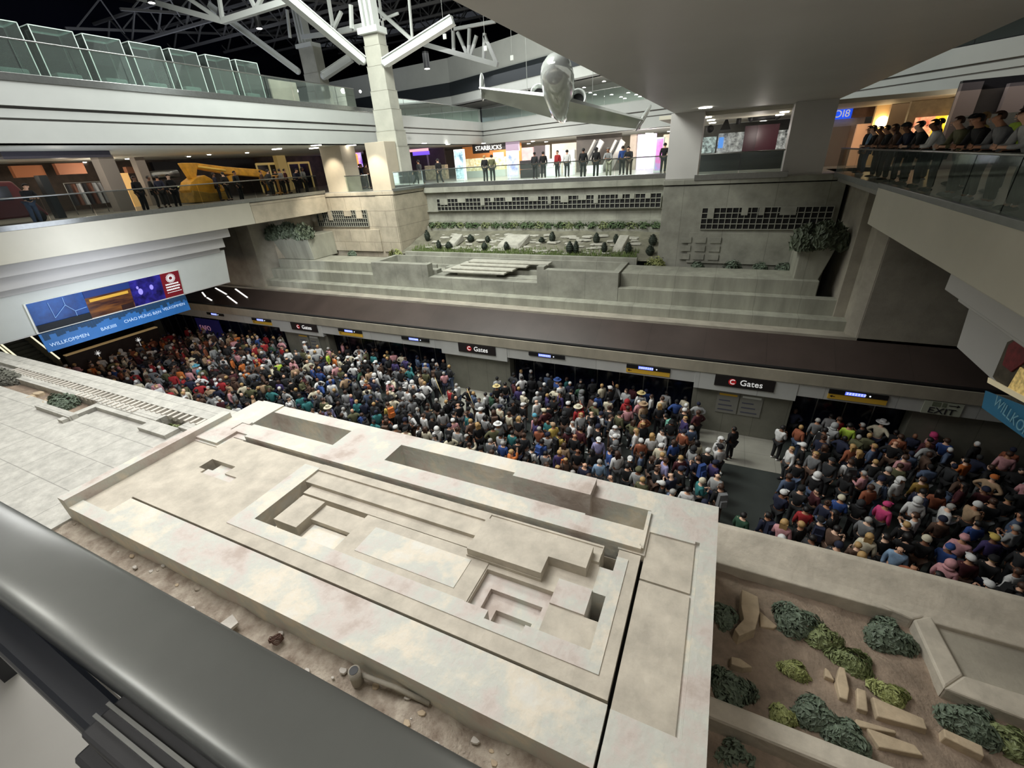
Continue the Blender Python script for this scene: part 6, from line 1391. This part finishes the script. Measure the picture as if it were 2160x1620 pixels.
while tries < 60000 and len(fill) < 620:
    tries += 1
    x = rrr.uniform(-39.9, 11.5); y = rrr.uniform(8.7, YF + .4)
    if blocked(x, y, .5 if x > -26 else .52): continue
    px, py, c = proj((x, y, 1.6))
    if not (-40 < px < 2220 and py < 1640): continue
    # occlusion by the near structures
    if x < -12 and False: continue
    lim = None
    vis = True
    pt = Vector((x, y, 1.7)); d = pt - Vector((0, 0, H))
    for (zz, x0, x1, y1) in ((6.9, -12.0, .66, 6.9), (6.6, -40, -12.0, 6.05), (5.85, .66, 9, 7.6)):
        t_ = (zz - H) / d.z; hx, hy = d.x * t_, d.y * t_
        if x0 < hx < x1 and hy < y1: vis = False
    if not vis: continue
    if x < -42.9 and y < 14.5: continue
    if not openfloor(px, py, x, y): continue
    placed.append((x, y)); g = rrr.choice(GEARS); fill.append([x, y, px, py, rrr.choice(TOPSL if px < 560 else (TOPSR if px > 1545 else TOPS)), g[0], g[1], rrr.choice(['black', 'grey', 'navy', 'brown']) if rrr.random() < .06 else None, rrr.uniform(.93, 1.05), False])
fill.sort(key=lambda r: (Vector((r[0], r[1], 1.2)) - Vector((0, 0, H))).length)
NEED = 300 - len(plan)
single = plan + fill[:max(0, NEED)]; rest = fill[max(0, NEED):]
print('crowd', len(plan), len(fill), len(rest))
def cap16(s): return ' '.join(s.split()[:16])
usedl = set()
for r in single:
    x, y, px, py, top, gear, gc, pack, sc_, pk = r; seed += 1
    kind = rrr.choice([0, 0, 0, 1, 1, 3, 4, 6, 0, 2 if rrr.random() < .25 else 0])
    if (px, py) == (987, 816): kind = 3
    if (px, py) == (1295, 801): kind = 2
    look = {'short': '%s hair' % gc, 'long': 'long %s hair' % gc, 'bun': '%s hair bun' % gc, 'bald': 'bald head', 'hood': '%s hood' % nc(gc)}.get(gear, '%s %s' % (nc(gc), gear))
    trs = rrr.choice(TR)
    lab = 'person in %s top with %s, %s' % (nc(top), look, zone(px, py, x, y))
    if lab in usedl or not pk:
        lab2 = 'person in %s top, %s, %s' % (nc(top), look, relation(x, y))
        lab = cap16(lab2) if cap16(lab2) not in usedl else cap16('person in %s top, %s, %s trousers, %s' % (nc(top), look, nc(trs), relation(x, y)))
    usedl.add(lab)
    person((x, y, 0), facing(x, rrr), top, gear, gc, trs, kind, '', seed, pack=pack, label=lab, scale=sc_)
# long sticks and umbrella-like items held up in the crowd
for (px, py, dx, lab) in ((935, 840, 1, 'long pale stick held up beside the person in red top below the middle sign'), (1003, 865, 1, 'long pale stick held up by the crowd right of the person with hands on hips')):
    a = PZ(px, py, 1.1); b = a + Vector((-.5, .2, 1.1)); o = MB().tube([a, b], .02, 6).build('stick', cm('straw')); tag(o, lab, 'stick')
for k_ in bpy.data.objects:
    if k_.name.startswith('backpack') and k_['label'].endswith(', '):
        px, py, c = proj(k_.location); k_['label'] = cap16(k_['label'][:-2] + ' ' + zone(px, py, k_.location.x, k_.location.y)); 
# ---- everyone further away as one uncounted crowd
def lowpoly():
    out = []
    for i in (0, 1, 3):
        P_ = PM[i]; out.append({k_: ([v.co.copy() for v in P_[k_].vertices], [tuple(p.vertices) for p in P_[k_].polygons]) for k_ in ('shirt', 'trousers')})
    return out
LP = lowpoly(); mats_ = [cm(c) for c in sorted(COL)] ; ci = {c: i for i, c in enumerate(sorted(COL))}
sk0 = len(mats_); mats_ += SKIN_ + [HAIRM[h] for h in ('black', 'brown', 'blond', 'grey')]; hi = {h: sk0 + 4 + i for i, h in enumerate(('black', 'brown', 'blond', 'grey'))}
mb = MB()
for r in rest:
    x, y, px, py, top, gear, gc, pack, sc_, pk = r; L_ = rrr.choice(LP); Mx = Matrix.Translation((x, y, 0)) @ Matrix.Rotation(facing(x, rrr), 4, 'Z') @ Matrix.Diagonal((sc_ * 1.14, sc_ * 1.1, sc_ * 1.05, 1))
    for k_, c in (('shirt', top), ('trousers', rrr.choice(TR))):
        vs, fs = L_[k_]; mb.add([Mx @ v for v in vs], fs, ci[c], True)
    mb.ball(Mx @ Vector((0, .02, 1.6)), (.085, .095, .115), 8, 6, sk0 + rrr.randrange(4))
    if gear != 'bald': mb.ball(Mx @ Vector((0, .0, 1.63)), (.1, .11, .105), 8, 6, hi[gc] if gear in ('short', 'long', 'bun') else ci[gc])
if mb.v:
    o = mb.build('crowd', mats_); o['kind'] = 'stuff'; tag(o, 'dense distant part of the crowd waiting on the far left of the platform', 'crowd')
# ---- people on the mezzanine
def mez(px, py, top, gear, gc, tr, kind, rz, label, z=MZ, Y=None, X=None, sc_=1.0, pack=None):
    if Y: q = PY(px, py, Y)
    elif X: q = PX(px, py, X)
    else: q = PZ(px, py, z)
    global seed; seed += 1
    return person((q.x, q.y, z), rz, top, gear, gc, tr, kind, '', seed, label=label, scale=sc_, pack=pack)
for a in [(1023, 352, 'black', 'short', 'blond', 'black', 0, 0, 'person in black with blond hair before the coffee counter'),
          (1038, 352, 'olive', 'short', 'black', 'black', 0, .2, 'person in olive top beside the blond person before the coffee counter'),
          (925, 358, 'black', 'short', 'black', 'black', 4, 1.2, 'person in black walking alone between dark shop and coffee counter'),
          (884, 358, 'charcoal', 'short', 'black', 'black', 4, 1.5, 'person in charcoal walking right beside the stepped column'),
          (862, 356, 'black', 'short', 'brown', 'charcoal', 0, .3, 'person in black top nearest the stepped column on the far mezzanine'),
          (850, 350, 'yellow', 'short', 'black', 'black', 0, .3, 'person in yellow top half hidden by the stepped column'),
          (1128, 345, 'charcoal', 'short', 'black', 'black', 0, 0, 'person in charcoal top at the dark doorway right of the lilac totem'),
          (1146, 346, 'black', 'short', 'black', 'black', 0, .4, 'person in black beside the thin cream pillar'),
          (1176, 344, 'red', 'short', 'black', 'black', 0, 2.8, 'person in red top behind the white kiosk on the far mezzanine'),
          (1196, 346, 'white', 'short', 'black', 'charcoal', 0, 0, 'person in white top with dark straps behind the small white kiosk', ),
          (1230, 352, 'black', 'short', 'black', 'black', 0, .2, 'tall person in black standing at the end of the far handrail'),
          (1257, 352, 'black', 'long', 'black', 'black', 0, 0, 'person with long black hair in dark coat before the far escalators'),
          (1284, 354, 'lightgrey', 'short', 'grey', 'cream', 5, 3.1, 'person in light grey top and cream trousers leaning on the far railing'),
          (1312, 350, 'blue', 'short', 'black', 'black', 0, .5, 'person in blue top behind the far railing right of the escalators'),
          (1327, 352, 'charcoal', 'short', 'black', 'brown', 5, 3.0, 'person in charcoal top leaning at the far railing, right of the blue top'),
          (1399, 350, 'black', 'short', 'black', 'black', 0, 0, 'person in black standing beside the blue and pink totem')]:
    mez(*a[:9], Y=31.6 if a[1] > 350 else 33.5)
for i in range(10):
    px = 712 + i * 6.5 + (i % 2) * 3; mez(px, 362, ['black', 'charcoal', 'navy', 'black', 'brown'][i % 5], 'short', ['black', 'brown'][i % 2], 'black', 0, rrr.uniform(-.6, .6), 'dark clothed person between the two tan pillars, %s from the left' % ORD[i], Y=30 + (i % 3) * .8)['group'] = 'onlookers between the tan pillars'
for a in [(62, 430, 'black', 'short', 'black', 'denim', 5, -1.4, 'person in black and blue jeans leaning on the left railing beside the red vehicle'),
          (300, 420, 'black', 'short', 'brown', 'black', 0, -1.3, 'person in black between clothes rails and display case on the left mezzanine'),
          (372, 420, 'black', 'short', 'black', 'black', 0, -1.6, 'person in black just left of the yellow excavator'),
          (626, 392, 'navy', 'short', 'black', 'black', 5, -1.5, 'person in navy top leaning at the left railing before the second framed window'),
          (645, 390, 'grey', 'long', 'black', 'black', 0, -1.2, 'person in grey top with long hair at the railing corner by the first tan pillar'),
          (505, 400, 'charcoal', 'short', 'black', 'black', 0, -1.2, 'person in charcoal standing behind the excavator boom')]:
    mez(*a, X=-29.0 if a[1] > 400 and a[0] < 100 else -29.2)
for i in range(9):
    mez([322, 340, 560, 575, 590, 610, 600, 480, 460][i], 400, ['black', 'navy', 'brown', 'charcoal', 'black', 'maroon', 'grey', 'black', 'navy'][i], 'short', 'black', 'black', 0, rrr.uniform(-2, 2), 'person in %s behind the left railing, among the crowd near the %s' % (['black', 'navy', 'brown', 'charcoal', 'black', 'maroon', 'grey', 'black', 'navy'][i], ['clothes rails', 'display case', 'first framed window', 'wooden stand', 'wooden stand', 'second framed window', 'yellow column', 'excavator bucket', 'excavator boom'][i]), X=-31 - (i % 3))['group'] = 'onlookers behind the left railing'
# right mezzanine crowd leaning over the rail
RX = [(4.85, 24.5, 'lightblue', 'short', 'black', 'denim', 0, 'person in light blue top nearest the right pillar on the right mezzanine'), (4.95, 25.6, 'charcoal', 'long', 'brown', 'charcoal', 0, 'person with long brown hair leftmost on the right mezzanine'),
      (4.9, 22.8, 'black', 'short', 'black', 'black', 5, 'person in black leaning on the right mezzanine rail, first in the row'), (4.9, 21.9, 'brown', 'short', 'brown', 'black', 5, 'person in brown leaning on the right mezzanine rail, second in the row'),
      (4.9, 21.0, 'charcoal', 'short', 'black', 'black', 5, 'person in charcoal leaning on the right mezzanine rail, third in the row'), (4.9, 20.0, 'brown', 'long', 'brown', 'charcoal', 5, 'person with long brown hair leaning on the right mezzanine rail'),
      (4.9, 18.9, 'navy', 'cap', 'charcoal', 'black', 5, 'person in navy top and charcoal cap leaning on the right mezzanine rail'), (4.95, 17.9, 'charcoal', 'short', 'black', 'black', 5, 'person in charcoal top left of the white shirt on the right mezzanine'),
      (4.92, 16.6, 'white', 'short', 'black', 'black', 5, 'person in white shirt leaning on the right mezzanine railing'), (5.6, 16.9, 'yellow', 'short', 'blond', 'black', 0, 'fair haired person just behind the white shirt on the right mezzanine'),
      (5.9, 15.8, 'neon', 'short', 'black', 'navy', 0, 'person in neon vest behind the white shirt on the right mezzanine'), (4.95, 15.2, 'olive', 'short', 'brown', 'black', 5, 'person in olive top right of the white shirt on the right mezzanine'),
      (4.95, 14.2, 'black', 'short', 'black', 'black', 5, 'broad person in black leaning on the right mezzanine rail'), (4.95, 13.2, 'grey', 'short', 'brown', 'black', 5, 'person in grey top leaning on the rail left of the picture edge'),
      (4.95, 12.2, 'lightgrey', 'short', 'brown', 'black', 5, 'person in light grey top at the right picture edge leaning on the rail'), (5.7, 13.6, 'black', 'short', 'black', 'black', 0, 'person in black standing in second row behind the person in grey'),
      (5.8, 20.6, 'maroon', 'short', 'black', 'black', 0, 'person in maroon standing in second row near the amber wall'), (5.9, 18.4, 'black', 'cap', 'black', 'black', 0, 'person in black cap in second row behind the charcoal cap'),
      (5.8, 22.4, 'charcoal', 'short', 'brown', 'black', 0, 'person in charcoal in second row below the amber lamp'), (6.6, 14.6, 'brown', 'long', 'black', 'black', 0, 'person in brown with long black hair in third row of the right mezzanine'), (6.4, 12.4, 'navy', 'short', 'black', 'black', 0, 'person in navy in second row at the right picture edge')]
for (x, y, top, g, gc, tr, k_, lab) in RX:
    seed += 1; person((x + (.05 if k_ == 5 else 0.1), y, MZ), PI / 2 + rrr.uniform(-.25, .25), top, g, gc, tr, k_, '', seed, label=lab)
